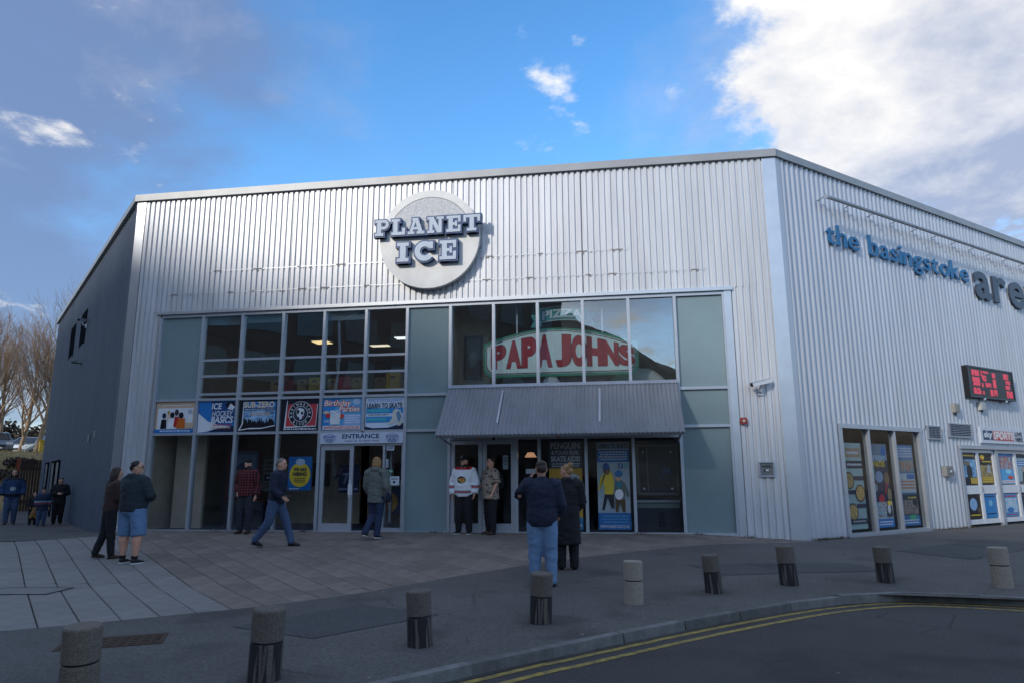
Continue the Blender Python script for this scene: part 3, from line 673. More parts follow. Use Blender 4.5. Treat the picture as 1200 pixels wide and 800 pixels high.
# left wall: slot windows, service doors
for x, z0, z1 in ((-11.9, 5.97, 7.14), (-8.85, 5.98, 7.12)):
    o = part('slot_window', MB().box(x - 0.62, x + 0.62, z0, z1, 0.0, 0.016), M_dark, ML)
    MB().box(x - 0.68, x - 0.62, z0 - .05, z1 + .05, 0.0, 0.02).box(x + 0.62, x + 0.68, z0 - .05, z1 + .05, 0.0, 0.02).box(x - 0.62, x + 0.62, z1, z1 + .05, 0.001, 0.02).build('window_frame', M_dark, o)
for x in (-15.6, -13.2, -11.6):
    o = part('service_door', MB().box(x - 0.5, x + 0.5, -0.06, 1.95, 0.0, 0.05), mat('service_door_paint', srgb(70, 78, 92), 0.5, 0.2, var=0.1), ML)
    MB().box(x - 0.56, x - 0.5, -0.06, 2.02, 0, 0.07).box(x + 0.5, x + 0.56, -0.06, 2.02, 0, 0.07).box(x - 0.5, x + 0.5, 1.95, 2.02, 0, 0.07).build('door_frame', M_dark, o)
    MB().box(x + 0.35, x + 0.43, 0.95, 1.0, 0.05, 0.1).build('handle', M_steel, o)
# old sign rails left on the front cladding
M_rust = mat('worn_fixing', srgb(150, 142, 136), 0.7, 0.2, var=0.3, vscale=12)
for zz, xs_ in ((6.43, [2.4, 3.5, 4.6, 5.7, 9.4, 10.6, 11.6, 12.4]), (5.86, [1.3, 2.8, 3.4, 4.7, 5.3, 6.4, 9.3, 10.4, 11.7, 12.3, 14.1])):
    o = part('fixing_rail', MB().box(xs_[0] - 0.3, xs_[-1] + 0.3, zz - 0.006, zz + 0.006, 0.037, 0.043), M_flash, MF)
    for x in xs_:
        MB().box(x - random.uniform(.03, .16), x + random.uniform(.03, .14), zz - 0.012, zz + 0.012, 0.037, 0.047).build('bracket', M_rust, o)
    for i in range(24):
        x = random.uniform(xs_[0], xs_[-1]); MB().box(x - 0.012, x + 0.012, zz - 0.05, zz - 0.022, 0.037, 0.044).build('screw', M_rust, o)

# ------------------------------------------------------------------ canopy over the cafe doors
can = empty('canopy', MF, 'grey corrugated metal canopy sloping out over the cafe double doors', 'canopy')
slope = Vector((0, 1.16, -1.14)); sl = slope.length; sy = slope.normalized(); sn = Vector((1, 0, 0)).cross(sy)
Mc = Matrix(((1, 0, 0, 8.45), (0, sy.y, sn.y, 2.16), (0, sy.z, sn.z, 1.20), (0, 0, 0, 1)))
M_can = mat('canopy_sheet', (0.27, 0.28, 0.30), 0.45, 0.45, var=0.12, vscale=2.5, stretch=(1, 0.3, 1))
cs = ribs(MB(), 0, 5.17, 0, sl, 0.088, 0.03, sine=True); cs.smooth = True
sheet = cs.build('roof_sheet', M_can, can, Mc)
for x in (1.28, 3.45): MB().box(x, x + 0.035, 0.35, 1.45, 0.031, 0.034).build('lap_seam', M_flash, can, Mc)
MB().box(0, 5.17, sl - 0.06, sl + 0.05, -0.01, 0.04).build('top_flashing', M_steel, can, Mc)
MB().box(0.02, 5.15, 0.02, 0.08, -0.075, -0.002).build('front_beam', M_steel, can, Mc)
for x in (0.03, 1.3, 2.56, 3.85, 5.09): MB().box(x, x + 0.05, 0.08, sl - 0.07, -0.075, -0.004).build('rafter', M_steel, can, Mc)
for x in (8.52, 13.55):
    MB().tube([(x, 2.02, 0.05), (x, 2.14, 1.06)], 0.022, 6).build('bracket', M_steel, can)
MB().box(8.5, 13.6, 2.21, 2.36, 0.042, 0.16).build('shutter_box', M_in_dark, can)
for x in (9.3, 11.0): MB().box(x, x + 0.1, 2.09, 2.15, 0.98, 1.06).build('lamp_clip', mat('tan_clip', srgb(150, 120, 90), 0.6), can)

# ------------------------------------------------------------------ round sign with slab letters
def slab_letter(ch):
    R, Q, A = [], [], []
    if ch == 'P': R = [(.12, 0, .38, 1), (0, 0, .52, .17), (0, .83, .38, 1), (.38, .83, .56, 1), (.38, .40, .56, .57)]; A = [(.55, .70, .30, .125, -90, 90)]; w = .85
    if ch == 'L': R = [(.12, 0, .38, 1), (0, .83, .5, 1), (0, 0, .85, .18), (.67, .18, .85, .42)]; w = .85
    if ch == 'A': R = [(.27, .84, .62, 1), (.28, .28, .74, .43), (0, 0, .40, .16), (.55, 0, 1.02, .16)]; Q = [[(.10, .1), (.28, .1), (.52, .95), (.36, .95)], [(.40, .95), (.64, .95), (.92, .1), (.66, .1)]]; w = 1.02
    if ch == 'N': R = [(.12, 0, .32, 1), (.68, 0, .88, 1), (0, 0, .44, .16), (0, .84, .30, 1), (.56, .84, 1, 1)]; Q = [[(.12, 1), (.38, 1), (.88, 0), (.62, 0)]]; w = 1
    if ch == 'E': R = [(.12, 0, .38, 1), (0, .83, .85, 1), (.69, .6, .85, .83), (.38, .42, .56, .58), (.52, .33, .64, .67), (0, 0, .85, .17), (.69, .17, .85, .42)]; w = .85
    if ch == 'T': R = [(.37, 0, .63, 1), (0, .83, 1, 1), (0, .58, .16, .83), (.84, .58, 1, .83), (.22, 0, .78, .17)]; w = 1
    if ch == 'I': R = [(.16, 0, .46, 1), (0, 0, .62, .18), (0, .82, .62, 1)]; w = .62
    if ch == 'C': R = [(.74, .62, .93, .98)]; A = [(.5, .5, .52, .24, 38, 322)]; w = .95
    return R, Q, A, w
def letter_mesh(ch, s, e, z0, z1):
    R, Q, A, w = slab_letter(ch); mb = MB(); k = 0
    def nz():
        nonlocal k; k += 1; return z1 + k * 0.0007
    for a, b, c, d in R: mb.box((a - e) * s, (c + e) * s, (b - e) * s, (d + e) * s, z0, nz())
    for q in Q:
        xs_ = [p[0] for p in q]; mid = sum(xs_) / 4; yc = sum(p[1] for p in q) / 4
        mb.prism([((p[0] + (e * 1.15 if p[0] > (mid + (p[1] - yc) * 0) and q.index(p) in (1, 2) else -e * 1.15)) * s, (p[1] + (e if p[1] > yc else -e)) * s) for p in q], z0, nz())
    for cx, cy, r, ri, t0, t1 in A:
        n = 14; zt = nz(); ro, rn = r + e, max(0.03, ri - e)
        for i in range(n):
            a0, a1 = rad(t0 + (t1 - t0) * i / n), rad(t0 + (t1 - t0) * (i + 1) / n)
            mb.prism([((cx + q * math.cos(a)) * s, (cy + q * math.sin(a)) * s) for q, a in ((rn, a0), (ro, a0), (ro, a1), (rn, a1))], z0, zt)
    return mb, w * s
M_disc = mat('weathered_disc', srgb(222, 222, 220), 0.5, 0.1, var=0.09, vscale=3, bump=0.05)
M_disc_in = mat('speckled_disc', srgb(200, 202, 204), 0.6, 0.1, var=0.25, vscale=26)
M_lface = mat('letter_face', srgb(196, 207, 222), 0.5, var=0.08, vscale=5)
Mdisc = on(MF, 7.98, 6.885, 0.0)
rs = empty('round_sign', Mdisc, 'round silver disc sign with raised slab letters PLANET ICE above the windows', 'sign')
n = 56; circ = lambda r, a=0, b=360: [(r * math.cos(rad(a + (b - a) * i / n)), r * math.sin(rad(a + (b - a) * i / n))) for i in range(n + (0 if b - a == 360 else 1))]
MB().prism(circ(1.225), 0.13, 0.25).build('disc', M_disc, rs)
MB().poly([p for p in circ(1.03, 8, 172)], 0.2525).build('disc_inlay', M_disc_in, rs)
for i in range(40):
    a0, a1 = rad(8 + 164 * i / 40), rad(8 + 164 * (i + 1) / 40)
    if i == 0: rim = MB()
    rim.poly([(r * math.cos(a), r * math.sin(a)) for r, a in ((1.03, a0), (1.045, a0), (1.045, a1), (1.03, a1))], 0.2545)
rim.build('rim_line', mat('rim_line', srgb(120, 125, 132), 0.6), rs)
for x, y in ((0, 1.18), (0, -1.2), (-1.1, 0.1), (1.1, -0.2)): MB().box(x - 0.12, x + 0.12, y - 0.035, y + 0.035, 0.03, 0.14).build('bracket', M_steel, rs)
def word(s, x0, x1, y0, size):
    ws = [slab_letter(c)[3] * size for c in s]; gap = ((x1 - x0) - sum(ws)) / (len(s) - 1); x = x0
    for c, w in zip(s, ws):
        b, _ = letter_mesh(c, size, 0.085, 0.255, 0.385); o = b.build('letter', M_navy, rs, Matrix.Translation((x, y0, 0)))
        f, _ = letter_mesh(c, size, 0.0, 0.38, 0.402); f.build('letter_face', M_lface, o)
        x += w + gap
word('PLANET', -1.30, 1.27, 0.075, 0.40); word('ICE', -0.74, 0.70, -0.595, 0.47)

# ------------------------------------------------------------------ wall lettering on the right wall
ls = empty('arena_lettering', on(MR, 0, 0, 0.06), 'blue and charcoal raised wall letters reading the basingstoke arena', 'sign')
M_blue = mat('blue_letter', srgb(38, 112, 164), 0.5, var=0.06); M_char = mat('charcoal_letter', srgb(52, 64, 84), 0.45, var=0.06)
def adv_text(s, x, y, size, depth, m, squeeze=1.0, end=None, bold=0.035):
    # letters as separate meshes, spaced by the font's own advance
    pos = []; cur = 0
    for ch in s:
        if ch == ' ': cur += 0.34; continue
        v, f = text_data(ch, bold, depth / 2 / size)
        a = min(q[0] for q in v); b = max(q[0] for q in v); pos.append((ch, cur - a)); cur += (b - a) + 0.075
    sx = size if end is None else (end - x) / (cur - 0.06)
    for ch, dx in pos:
        v, f = text_data(ch, bold, depth / 2 / size); mb = MB(); mb.add([(x + (q[0] + dx) * sx, y + q[1] * size, 0.012 + (q[2] * size + depth / 2)) for q in v], f); mb.build('letter', m, ls)
adv_text('the basingstoke', 1.62, 6.665, 0.735, 0.04, M_blue, end=8.30, bold=0.008)
adv_text('arena', 8.58, 6.31, 1.62, 0.05, M_char, end=13.9, bold=0.022)
lb = empty('sign_light_bar', on(MR, 0, 0, 0), 'long slim tubular light bar on short arms above the wall lettering', 'light fitting')
MB().tube([(1.42, 7.66, 0.36), (14.2, 7.66, 0.36)], 0.045, 8).build('tube', M_steel, lb)
MB().tube([(1.34, 7.66, 0.36), (1.45, 7.66, 0.36)], 0.055, 8).build('end_cap', M_flash, lb)
for i in range(13): 
    x = 1.5 + i * 1.02; MB().tube([(x, 7.70, 0.02), (x, 7.74, 0.2), (x, 7.68, 0.34)], 0.016, 6).build('arm', M_steel, lb)

# ------------------------------------------------------------------ LED board
led = empty('scoreboard', on(MR, 7.30, 3.35, 0.05), 'black electronic display board with glowing red characters high on side wall', 'scoreboard')
MB().box(0, 2.58, 0, 0.86, 0, 0.14).build('case', M_black, led)
bz = MB().box(0, 2.58, 0.82, 0.86, 0.14, 0.16).box(0, 2.58, 0, 0.04, 0.14, 0.16).box(0, 0.04, 0.04, 0.82, 0.14, 0.16).box(2.54, 2.58, 0.04, 0.82, 0.14, 0.16); bz.build('bezel', mat('bezel', (0.02, 0.03, 0.05), 0.4), led)
M_led = mat('red_led', (0.62, 0.05, 0.09), 0.5, emit=0.22)
random.seed(3)
for (a, b, rows) in ((0.22, 0.62, [(.60, .76), (.33, .56), (.10, .27)]), (0.72, 0.80, [(.62, .76), (.30, .42), (.10, .2)]), (0.84, 1.16, [(.70, .76)]), (0.76, 1.0, [(.48, .64)]), (0.92, 1.24, [(.32, .44)]), (1.14, 1.30, [(.08, .26)]), (1.36, 1.54, [(.60, .74), (.32, .56), (.10, .27)]), (2.02, 2.30, [(.60, .76)]), (2.12, 2.38, [(.46, .57)]), (2.08, 2.34, [(.32, .43)]), (2.10, 2.46, [(.08, .28)])):
    for y0, y1 in rows:
        # lit dots in rows: each character block is a small matrix of lamps
        m = MB(); nx = max(2, int((b - a) / 0.045)); ny = max(2, int((y1 - y0) / 0.045))
        for i in range(nx):
            for j in range(ny):
                if random.random() < 0.05: continue
                xx, yy = a + (b - a) * i / nx, y0 + (y1 - y0) * j / ny; m.box(xx, xx + (b - a) / nx * 0.97, yy, yy + (y1 - y0) / ny * 0.97, 0.141, 0.146)
        m.build('led_character', M_led, led)
for x in (0.75, 2.0): MB().box(x - .05, x + .05, -0.05, 0.0, 0.02, 0.16).build('bracket', M_flash, led)

# ------------------------------------------------------------------ printed boards
NAVY, BLUE, SKYB, WHITE, RED, YEL, TAN, BLK = srgb(26, 38, 70), srgb(38, 120, 190), srgb(92, 170, 220), srgb(222, 226, 232), srgb(196, 40, 48), srgb(240, 206, 60), srgb(206, 176, 148), srgb(16, 18, 26)
def rowp(k): return XB[k] + 0.045, XB[k + 1] - 0.045, ZL + 0.035, ZM - 0.035
BAN = 'printed panels in a row over the entrance'
x0, x1, y0, y1 = rowp(0)
poster('banner', 'cream panel with a row of cartoon figures and blue base strip', 'banner', MF, x0, x1, y0, y1, -0.012, TAN, [
    ('rect', .05, .12, .95, .80, WHITE), ('lines', .08, .86, .92, .92, 1, WHITE, 2), ('rect', .0, 0, 1, .12, BLUE), ('lines', .12, .03, .9, .10, 1, WHITE, 3),
    ('ell', .22, .56, .05, .09, NAVY), ('poly', [(.14, .14), (.16, .44), (.28, .44), (.30, .14)], BLK), ('ell', .33, .66, .035, .06, srgb(190, 150, 60)), ('poly', [(.30, .40), (.32, .60), (.36, .60), (.37, .40)], srgb(230, 200, 170)),
    ('ell', .43, .58, .055, .09, BLK), ('poly', [(.32, .14), (.35, .46), (.49, .46), (.50, .14)], srgb(240, 240, 244)), ('ell', .54, .66, .05, .10, srgb(60, 56, 58)), ('poly', [(.48, .20), (.50, .52), (.60, .52), (.62, .20)], RED),
    ('ell', .66, .56, .06, .10, BLK), ('poly', [(.56, .14), (.58, .46), (.76, .46), (.78, .14)], srgb(215, 130, 40)), ('lines', .57, .16, .77, .46, 6, RED, 9), ('ell', .88, .70, .05, .06, srgb(170, 180, 200)), ('rect', .80, .14, .95, .32, TAN)], BAN)
x0, x1, y0, y1 = rowp(1)
poster('banner', 'blue panel reading ICE HOCKEY BASICS', 'banner', MF, x0, x1, y0, y1, -0.012, BLUE, [
    ('poly', [(0, 0), (0, .62), (.28, .34), (.66, .22), (1, .16), (.6, .06)], WHITE), ('poly', [(.25, .02), (.45, .10), (1, .20), (1, 0)], NAVY), ('poly', [(.34, .98), (.98, .98), (.98, .35), (.5, .25), (.36, .5)], srgb(24, 72, 128)),
    ('ell', .86, .86, .13, .12, BLK), ('poly', [(.78, .74), (.86, .92), (.98, .80), (.92, .70)], WHITE),
    ('text', 'ICE', .36, .73, .62, .93, WHITE, .03, .1), ('text', 'HOCKEY', .38, .50, .93, .68, WHITE, .01, .15), ('text', 'BASICS', .37, .29, .95, .50, WHITE, .03, .15), ('lines', .36, .10, .9, .18, 1, TAN, 4), ('lines', .4, .20, .92, .26, 1, RED, 5)], BAN)
x0, x1, y0, y1 = rowp(2)
crowd = [(.10, .12)]; rr = random.Random(5)
for i in range(36): crowd.append((.10 + .84 * i / 36, .26 + rr.uniform(0, .16) + (.07 if i % 5 == 2 else 0)))
crowd += [(.94, .26), (.94, .12)]
poster('banner', 'dark panel reading SUB-ZERO above a dancing crowd silhouette', 'banner', MF, x0, x1, y0, y1, -0.012, srgb(22, 28, 40), [
    ('rect', .12, .20, .96, .96, BLUE), ('photo', .14, .22, .94, .67, [srgb(50, 70, 100), srgb(110, 150, 190), srgb(170, 206, 236), srgb(60, 120, 190)], 11, 5), ('rect', .12, .68, .94, .74, NAVY), ('lines', .14, .69, .92, .73, 1, WHITE, 8),
    ('text', 'SUB-ZERO', .13, .76, .92, .95, srgb(228, 208, 172), .035), ('lines', .28, .50, .82, .62, 2, srgb(214, 180, 130), 17), ('poly', crowd, BLK), ('poly', [(.02, .06), (.30, .12), (.62, .12), (.96, .20), (.96, .17), (.6, .085), (.25, .08), (.02, .03)], WHITE), ('poly', [(.02, .06), (.10, .25), (.115, .95), (.13, .95), (.13, .25), (.05, .05)], WHITE)], BAN)
x0, x1, y0, y1 = rowp(3)
poster('banner', 'navy and red panel with round bison head badge of the hockey club', 'banner', MF, x0, x1, y0, y1, -0.012, srgb(20, 26, 44), [
    ('poly', [(.10, .13), (.20, .84), (.96, .84), (.93, .13)], srgb(188, 62, 70)), ('poly', [(.10, .10), (.15, .96), (.17, .96), (.14, .14), (.92, .16), (.94, .84), (.96, .84), (.93, .13)], WHITE), ('lines', .06, .02, .94, .10, 1, WHITE, 12),
    ('ring', .52, .53, .40, .40, WHITE), ('ring', .52, .53, .385, .385, srgb(18, 22, 36)), ('ring', .52, .53, .25, .25, WHITE), ('ring', .52, .53, .235, .235, srgb(40, 52, 74)),
    ('poly', [(.40, .62), (.44, .70), (.52, .72), (.60, .68), (.62, .60), (.60, .48), (.55, .38), (.51, .34), (.49, .42), (.44, .46)], WHITE), ('poly', [(.41, .63), (.46, .68), (.50, .60), (.46, .52), (.43, .54)], srgb(24, 30, 48)), ('poly', [(.54, .60), (.60, .60), (.58, .50), (.53, .52)], srgb(24, 30, 48)), ('ell', .585, .45, .02, .02, RED),
    ('arc', 'BASINGSTOKE', .52, .53, .315, rad(196), rad(-16), .095, WHITE, False), ('arc', 'BISON', .52, .53, .315, rad(232), rad(308), .095, WHITE, True)], BAN)
x0, x1, y0, y1 = rowp(4)
poster('banner', 'bright blue panel reading Birthday Parties with red web address strip', 'banner', MF, x0, x1, y0, y1, -0.012, SKYB, [
    ('poly', [(.0, .12), (.0, 1), (.45, 1), (.25, .5), (.4, .12)], srgb(40, 140, 210)), ('rect', .54, .16, .97, .50, srgb(150, 184, 226)), ('lines', .56, .20, .95, .48, 4, WHITE, 21), ('ell', .86, .88, .10, .10, srgb(170, 196, 224)),
    ('text', 'Birthday', .03, .70, .73, .95, RED, .10, .2), ('text', 'Birthday', .04, .71, .72, .94, srgb(240, 228, 220), .02, .2), ('text', 'Parties', .42, .56, .96, .76, RED, .10, .2), ('text', 'Parties', .43, .57, .95, .75, srgb(240, 228, 220), .02, .2),
    ('ell', .15, .46, .07, .075, RED), ('ell', .49, .44, .065, .075, srgb(214, 70, 60)), ('ell', .10, .56, .08, .05, srgb(214, 190, 170)), ('photo', .20, .18, .46, .62, [srgb(60, 150, 210), srgb(200, 214, 224), srgb(236, 236, 236), srgb(120, 140, 160)], 12, 9), ('lines', .05, .24, .2, .32, 2, WHITE, 6), ('rect', .02, .02, .98, .14, srgb(226, 214, 214)), ('text', 'WWW.PLANET-ICE.CO.UK', .05, .04, .95, .12, srgb(190, 50, 56), .02)], BAN)
x0, x1, y0, y1 = rowp(5)
poster('banner', 'white and blue panel reading LEARN TO SKATE', 'banner', MF, x0, x1, y0, y1, -0.012, srgb(206, 220, 236), [
    ('poly', [(0, 0), (1, 0), (1, .20), (.6, .06), (.2, .05), (0, .10)], NAVY), ('rect', .02, .50, .98, .66, srgb(52, 140, 206)), ('rect', .02, .22, .75, .40, srgb(52, 140, 206)), ('rect', .05, .54, .62, .63, srgb(70, 176, 190)), ('rect', .05, .27, .55, .36, srgb(70, 176, 190)), ('lines', .04, .43, .6, .48, 1, NAVY, 15),
    ('text', 'SKATE EXCELLENCE', .06, .86, .95, .95, srgb(96, 140, 200), .0), ('text', 'LEARN TO SKATE', .04, .66, .96, .82, NAVY, .025),
    ('poly', [(.58, .14), (.70, .34), (.72, .56), (.80, .64), (.92, .58), (.96, .36), (.94, .14), (.86, .10), (.80, .28), (.74, .18)], srgb(206, 204, 196)), ('poly', [(.80, .50), (.88, .58), (.94, .40), (.90, .22), (.84, .30)], srgb(100, 140, 170))], BAN)
# entrance sign
ent = poster('entrance_sign', 'pale grey board reading ENTRANCE over the open glass door', 'sign', MF, 5.375, 7.385, 2.085, 2.335, 0.046, srgb(196, 206, 222), [
    ('text', 'ENTRANCE', .27, .45, .72, .88, srgb(20, 62, 98), .03), ('lines', .27, .12, .72, .34, 1, srgb(140, 150, 170), 2),
    ('ell', .115, .50, .075, .42, srgb(150, 164, 196)), ('ell', .115, .50, .06, .34, srgb(176, 190, 214)), ('text', 'PLANET', .04, .52, .19, .74, srgb(110, 124, 166), .05), ('text', 'ICE', .075, .22, .155, .46, srgb(110, 124, 166), .05),
    ('ell', .875, .50, .075, .42, srgb(150, 164, 196)), ('ell', .875, .50, .06, .34, srgb(176, 190, 214)), ('text', 'PLANET', .80, .52, .95, .74, srgb(110, 124, 166), .05), ('text', 'ICE', .835, .22, .915, .46, srgb(110, 124, 166), .05)], thick=0.03)
# hiring poster, notices
poster('hiring_poster', 'blue poster with yellow roundel reading WE ARE HIRING inside the glass', 'poster', MF, 4.58, 5.16, 1.02, 1.80, -0.05, srgb(30, 110, 176), [
    ('ell', .5, .46, .45, .36, YEL), ('ell', .5, .84, .20, .10, srgb(190, 206, 224)), ('text', 'WE ARE', .22, .56, .78, .67, NAVY, .05), ('text', 'HIRING', .20, .42, .80, .54, NAVY, .05), ('lines', .25, .22, .75, .38, 3, NAVY, 31), ('lines', .08, .03, .5, .07, 1, WHITE, 1)])
poster('notice', 'small white notice sheet on the glass beside the entrance', 'notice', MF, 7.06, 7.30, 1.13, 1.33, -0.026, srgb(196, 208, 216), [('lines', .15, .6, .85, .85, 2, NAVY, 3), ('ell', .5, .35, .12, .14, NAVY)], thick=0.002)
poster('notice', 'small green notice strip on the glass beside the entrance', 'notice', MF, 6.98, 7.14, 1.42, 1.48, -0.026, srgb(70, 150, 130), [('lines', .1, .2, .9, .8, 1, WHITE, 3)], thick=0.002)
poster('notice', 'narrow pale notice above the green strip by the entrance', 'notice', MF, 6.97, 7.03, 1.53, 1.72, -0.026, srgb(190, 200, 214), [('lines', .2, .1, .8, .9, 4, NAVY, 3)], thick=0.002)
poster('notice', 'square white notice at the top of the entrance side glass', 'notice', MF, 6.98, 7.16, 1.92, 2.04, -0.026, srgb(190, 200, 214), [('lines', .1, .2, .9, .8, 2, NAVY, 3)], thick=0.002)
for k, (a, b) in enumerate(((8.73, 8.83), (9.70, 9.82))):
    poster('notice', ('white sheet taped inside the left cafe door', 'white sheet taped inside the right cafe door')[k], 'notice', MF, a, b, 1.47, 1.78, -0.05, srgb(205, 212, 220), [('lines', .1, .3, .9, .9, 6, NAVY, 3 + k)], thick=0.002)
# cafe window posters
poster('skate_aid_poster', 'tall poster reading PENGUIN and POLAR BEAR SKATE AIDS behind cafe glass', 'poster', MF, 10.74, 11.47, 0.17, 2.10, -0.06, srgb(232, 176, 60), [
    ('rect', 0, .68, 1, 1, srgb(70, 74, 84)), ('text', 'PENGUIN', .06, .90, .94, .975, srgb(206, 210, 214), .02), ('text', '& POLAR BEAR', .08, .835, .92, .885, srgb(196, 200, 206), .02), ('text', 'SKATE AIDS!', .06, .755, .94, .82, srgb(214, 218, 222), .03), ('lines', .06, .69, .94, .745, 2, WHITE, 44),
    ('rect', 0, 0, 1, .13, srgb(70, 150, 200)), ('rect', 0, .13, .5, .36, srgb(190, 210, 222)), ('ell', .68, .57, .24, .05, WHITE), ('lines', .5, .55, .86, .59, 2, NAVY, 45), ('lines', .55, .08, .9, .12, 1, WHITE, 47), ('ell', .5, .36, .12, .08, srgb(90, 100, 120)), ('lines', .05, .02, .95, .07, 1, WHITE, 46)])
poster('learn_to_skate_poster', 'tall blue and white poster of two drawn skaters behind cafe glass', 'poster', MF, 11.80, 12.50, 0.17, 2.04, -0.06, srgb(196, 208, 216), [
    ('rect', 0, .92, 1, 1, srgb(140, 156, 176)), ('text', 'LEARN TO SKATE', .04, .93, .96, .985, NAVY, .03), ('rect', 0, .77, 1, .915, BLUE), ('lines', .06, .79, .94, .90, 4, WHITE, 51), ('rect', 0, 0, 1, .19, BLUE), ('lines', .08, .07, .92, .17, 3, SKYB, 52), ('text', 'WWW.PLANET-ICE.CO.UK', .05, .02, .95, .055, WHITE, .03),
    ('rect', .66, .695, .80, .755, srgb(40, 90, 160)), ('text', 'f', .70, .70, .76, .75, WHITE, .05), ('rect', .83, .695, .97, .755, srgb(150, 200, 200)),
    ('poly', [(.12, .22), (.20, .22), (.30, .36), (.42, .24), (.50, .24), (.50, .41), (.22, .41)], srgb(34, 38, 52)), ('poly', [(.02, .44), (.10, .60), (.28, .68), (.44, .66), (.52, .56), (.48, .40), (.22, .40), (.20, .54), (.08, .46)], YEL), ('ell', .30, .68, .10, .055, srgb(60, 44, 40)), ('ell', .31, .665, .065, .035, srgb(150, 104, 80)), ('ell', .28, .72, .10, .04, srgb(40, 90, 150)), ('poly', [(.20, .62), (.27, .64), (.14, .52), (.06, .46)], srgb(40, 44, 60)),
    ('poly', [(.54, .20), (.62, .20), (.68, .32), (.76, .20), (.84, .20), (.84, .35), (.54, .35)], srgb(96, 72, 40)), ('poly', [(.52, .42), (.56, .56), (.70, .58), (.86, .52), (.98, .40), (.92, .36), (.84, .44), (.82, .34), (.54, .34)], srgb(110, 116, 110)), ('ell', .66, .40, .13, .06, WHITE), ('ell', .65, .60, .09, .05, srgb(206, 160, 130)), ('ell', .67, .635, .12, .04, srgb(40, 110, 160)), ('poly', [(.58, .54), (.74, .55), (.72, .46), (.66, .50), (.62, .44)], srgb(40, 130, 150))])
# board on the right wall over the doors
poster('sports_board', 'white board reading SKY SPORTS LIVE HERE above the side doors', 'sign', MR, 7.78, 10.33, 2.14, 2.57, 0.10, srgb(206, 214, 224), [
    ('rect', .05, .20, .26, .80, srgb(30, 58, 100)), ('text', 'sky', .07, .24, .25, .76, WHITE, .05), ('rect', .26, .20, .73, .80, srgb(204, 150, 146)), ('rect', .26, .20, .73, .36, srgb(196, 60, 60)), ('text', 'SPORTS', .275, .25, .725, .75, srgb(236, 232, 232), .03, .2), ('text', 'LIVE', .77, .52, .94, .80, NAVY, .03), ('text', 'HERE', .77, .18, .94, .46, NAVY, .03)], thick=0.05)
# posters behind the side window
poster('menu_poster', 'tall pale green menu poster with round dishes in the side window', 'poster', MR, 1.66, 2.38, 0.12, 2.02, -0.05, srgb(172, 196, 192), [
    ('rect', .05, .83, .95, .94, srgb(180, 150, 120)), ('lines', .2, .855, .85, .915, 1, WHITE, 63), ('rect', .10, .70, 1, .79, NAVY), ('rect', .45, .56, 1, .61, NAVY), ('rect', .10, .40, .5, .45, NAVY), ('rect', .5, .24, 1, .29, NAVY), ('rect', .10, .06, 1, .12, NAVY), ('lines', .14, .72, .96, .77, 1, WHITE, 61), ('lines', .2, .07, .9, .11, 1, srgb(190, 190, 190), 64),
    ('ell', .20, .56, .26, .10, srgb(50, 48, 50)), ('dish', .20, .56, .22, .085, [srgb(70, 44, 30), srgb(176, 110, 60), srgb(214, 178, 110), srgb(96, 120, 60), srgb(190, 60, 40)], 1, 14), ('ell', .72, .41, .26, .10, srgb(50, 48, 50)), ('dish', .72, .41, .22, .085, [srgb(70, 44, 30), srgb(176, 110, 60), srgb(214, 178, 110), srgb(96, 120, 60), srgb(190, 60, 40)], 2, 14), ('ell', .26, .20, .26, .10, srgb(50, 48, 50)), ('dish', .26, .20, .22, .085, [srgb(70, 44, 30), srgb(176, 110, 60), srgb(214, 178, 110), srgb(96, 120, 60), srgb(190, 60, 40)], 3, 14), ('ell', .26, .21, .10, .04, srgb(180, 150, 90))])
poster('party_poster', 'tall navy birthday parties poster with balloons in the side window', 'poster', MR, 2.70, 3.42, 0.12, 2.02, -0.05, srgb(30, 42, 78), [
    ('rect', 0, .80, 1, 1, srgb(120, 140, 160)), ('ell', .80, .90, .14, .07, BLUE), ('text', 'BIRTHDAY', .02, .79, .90, .86, srgb(190, 220, 240), .03), ('text', 'PARTIES', .15, .72, .82, .79, YEL, .03), ('ell', .42, .60, .22, .07, srgb(130, 160, 196)), ('ell', .84, .58, .14, .08, srgb(140, 110, 80)), ('ell', .10, .65, .12, .07, srgb(60, 140, 110)),
    ('poly', [(.62, .38), (.72, .40), (.88, .54), (.78, .52)], srgb(206, 50, 70)), ('ell', .44, .33, .16, .06, srgb(214, 40, 56)), ('ell', .90, .38, .12, .08, srgb(180, 150, 110)), ('ell', .16, .47, .10, .05, srgb(160, 160, 160)), ('photo', 0, .10, 1, .30, [srgb(40, 80, 120), srgb(120, 170, 200), srgb(216, 220, 220), srgb(150, 110, 80), srgb(40, 44, 60)], 4, 11), ('poly', [(.60, .12), (.70, .30), (.92, .34), (.98, .12)], srgb(60, 66, 74)), ('ell', .78, .22, .08, .06, srgb(220, 220, 224)), ('rect', .72, .26, .94, .31, YEL), ('rect', 0, 0, 1, .10, BLUE), ('lines', .1, .02, .9, .08, 2, WHITE, 62)])
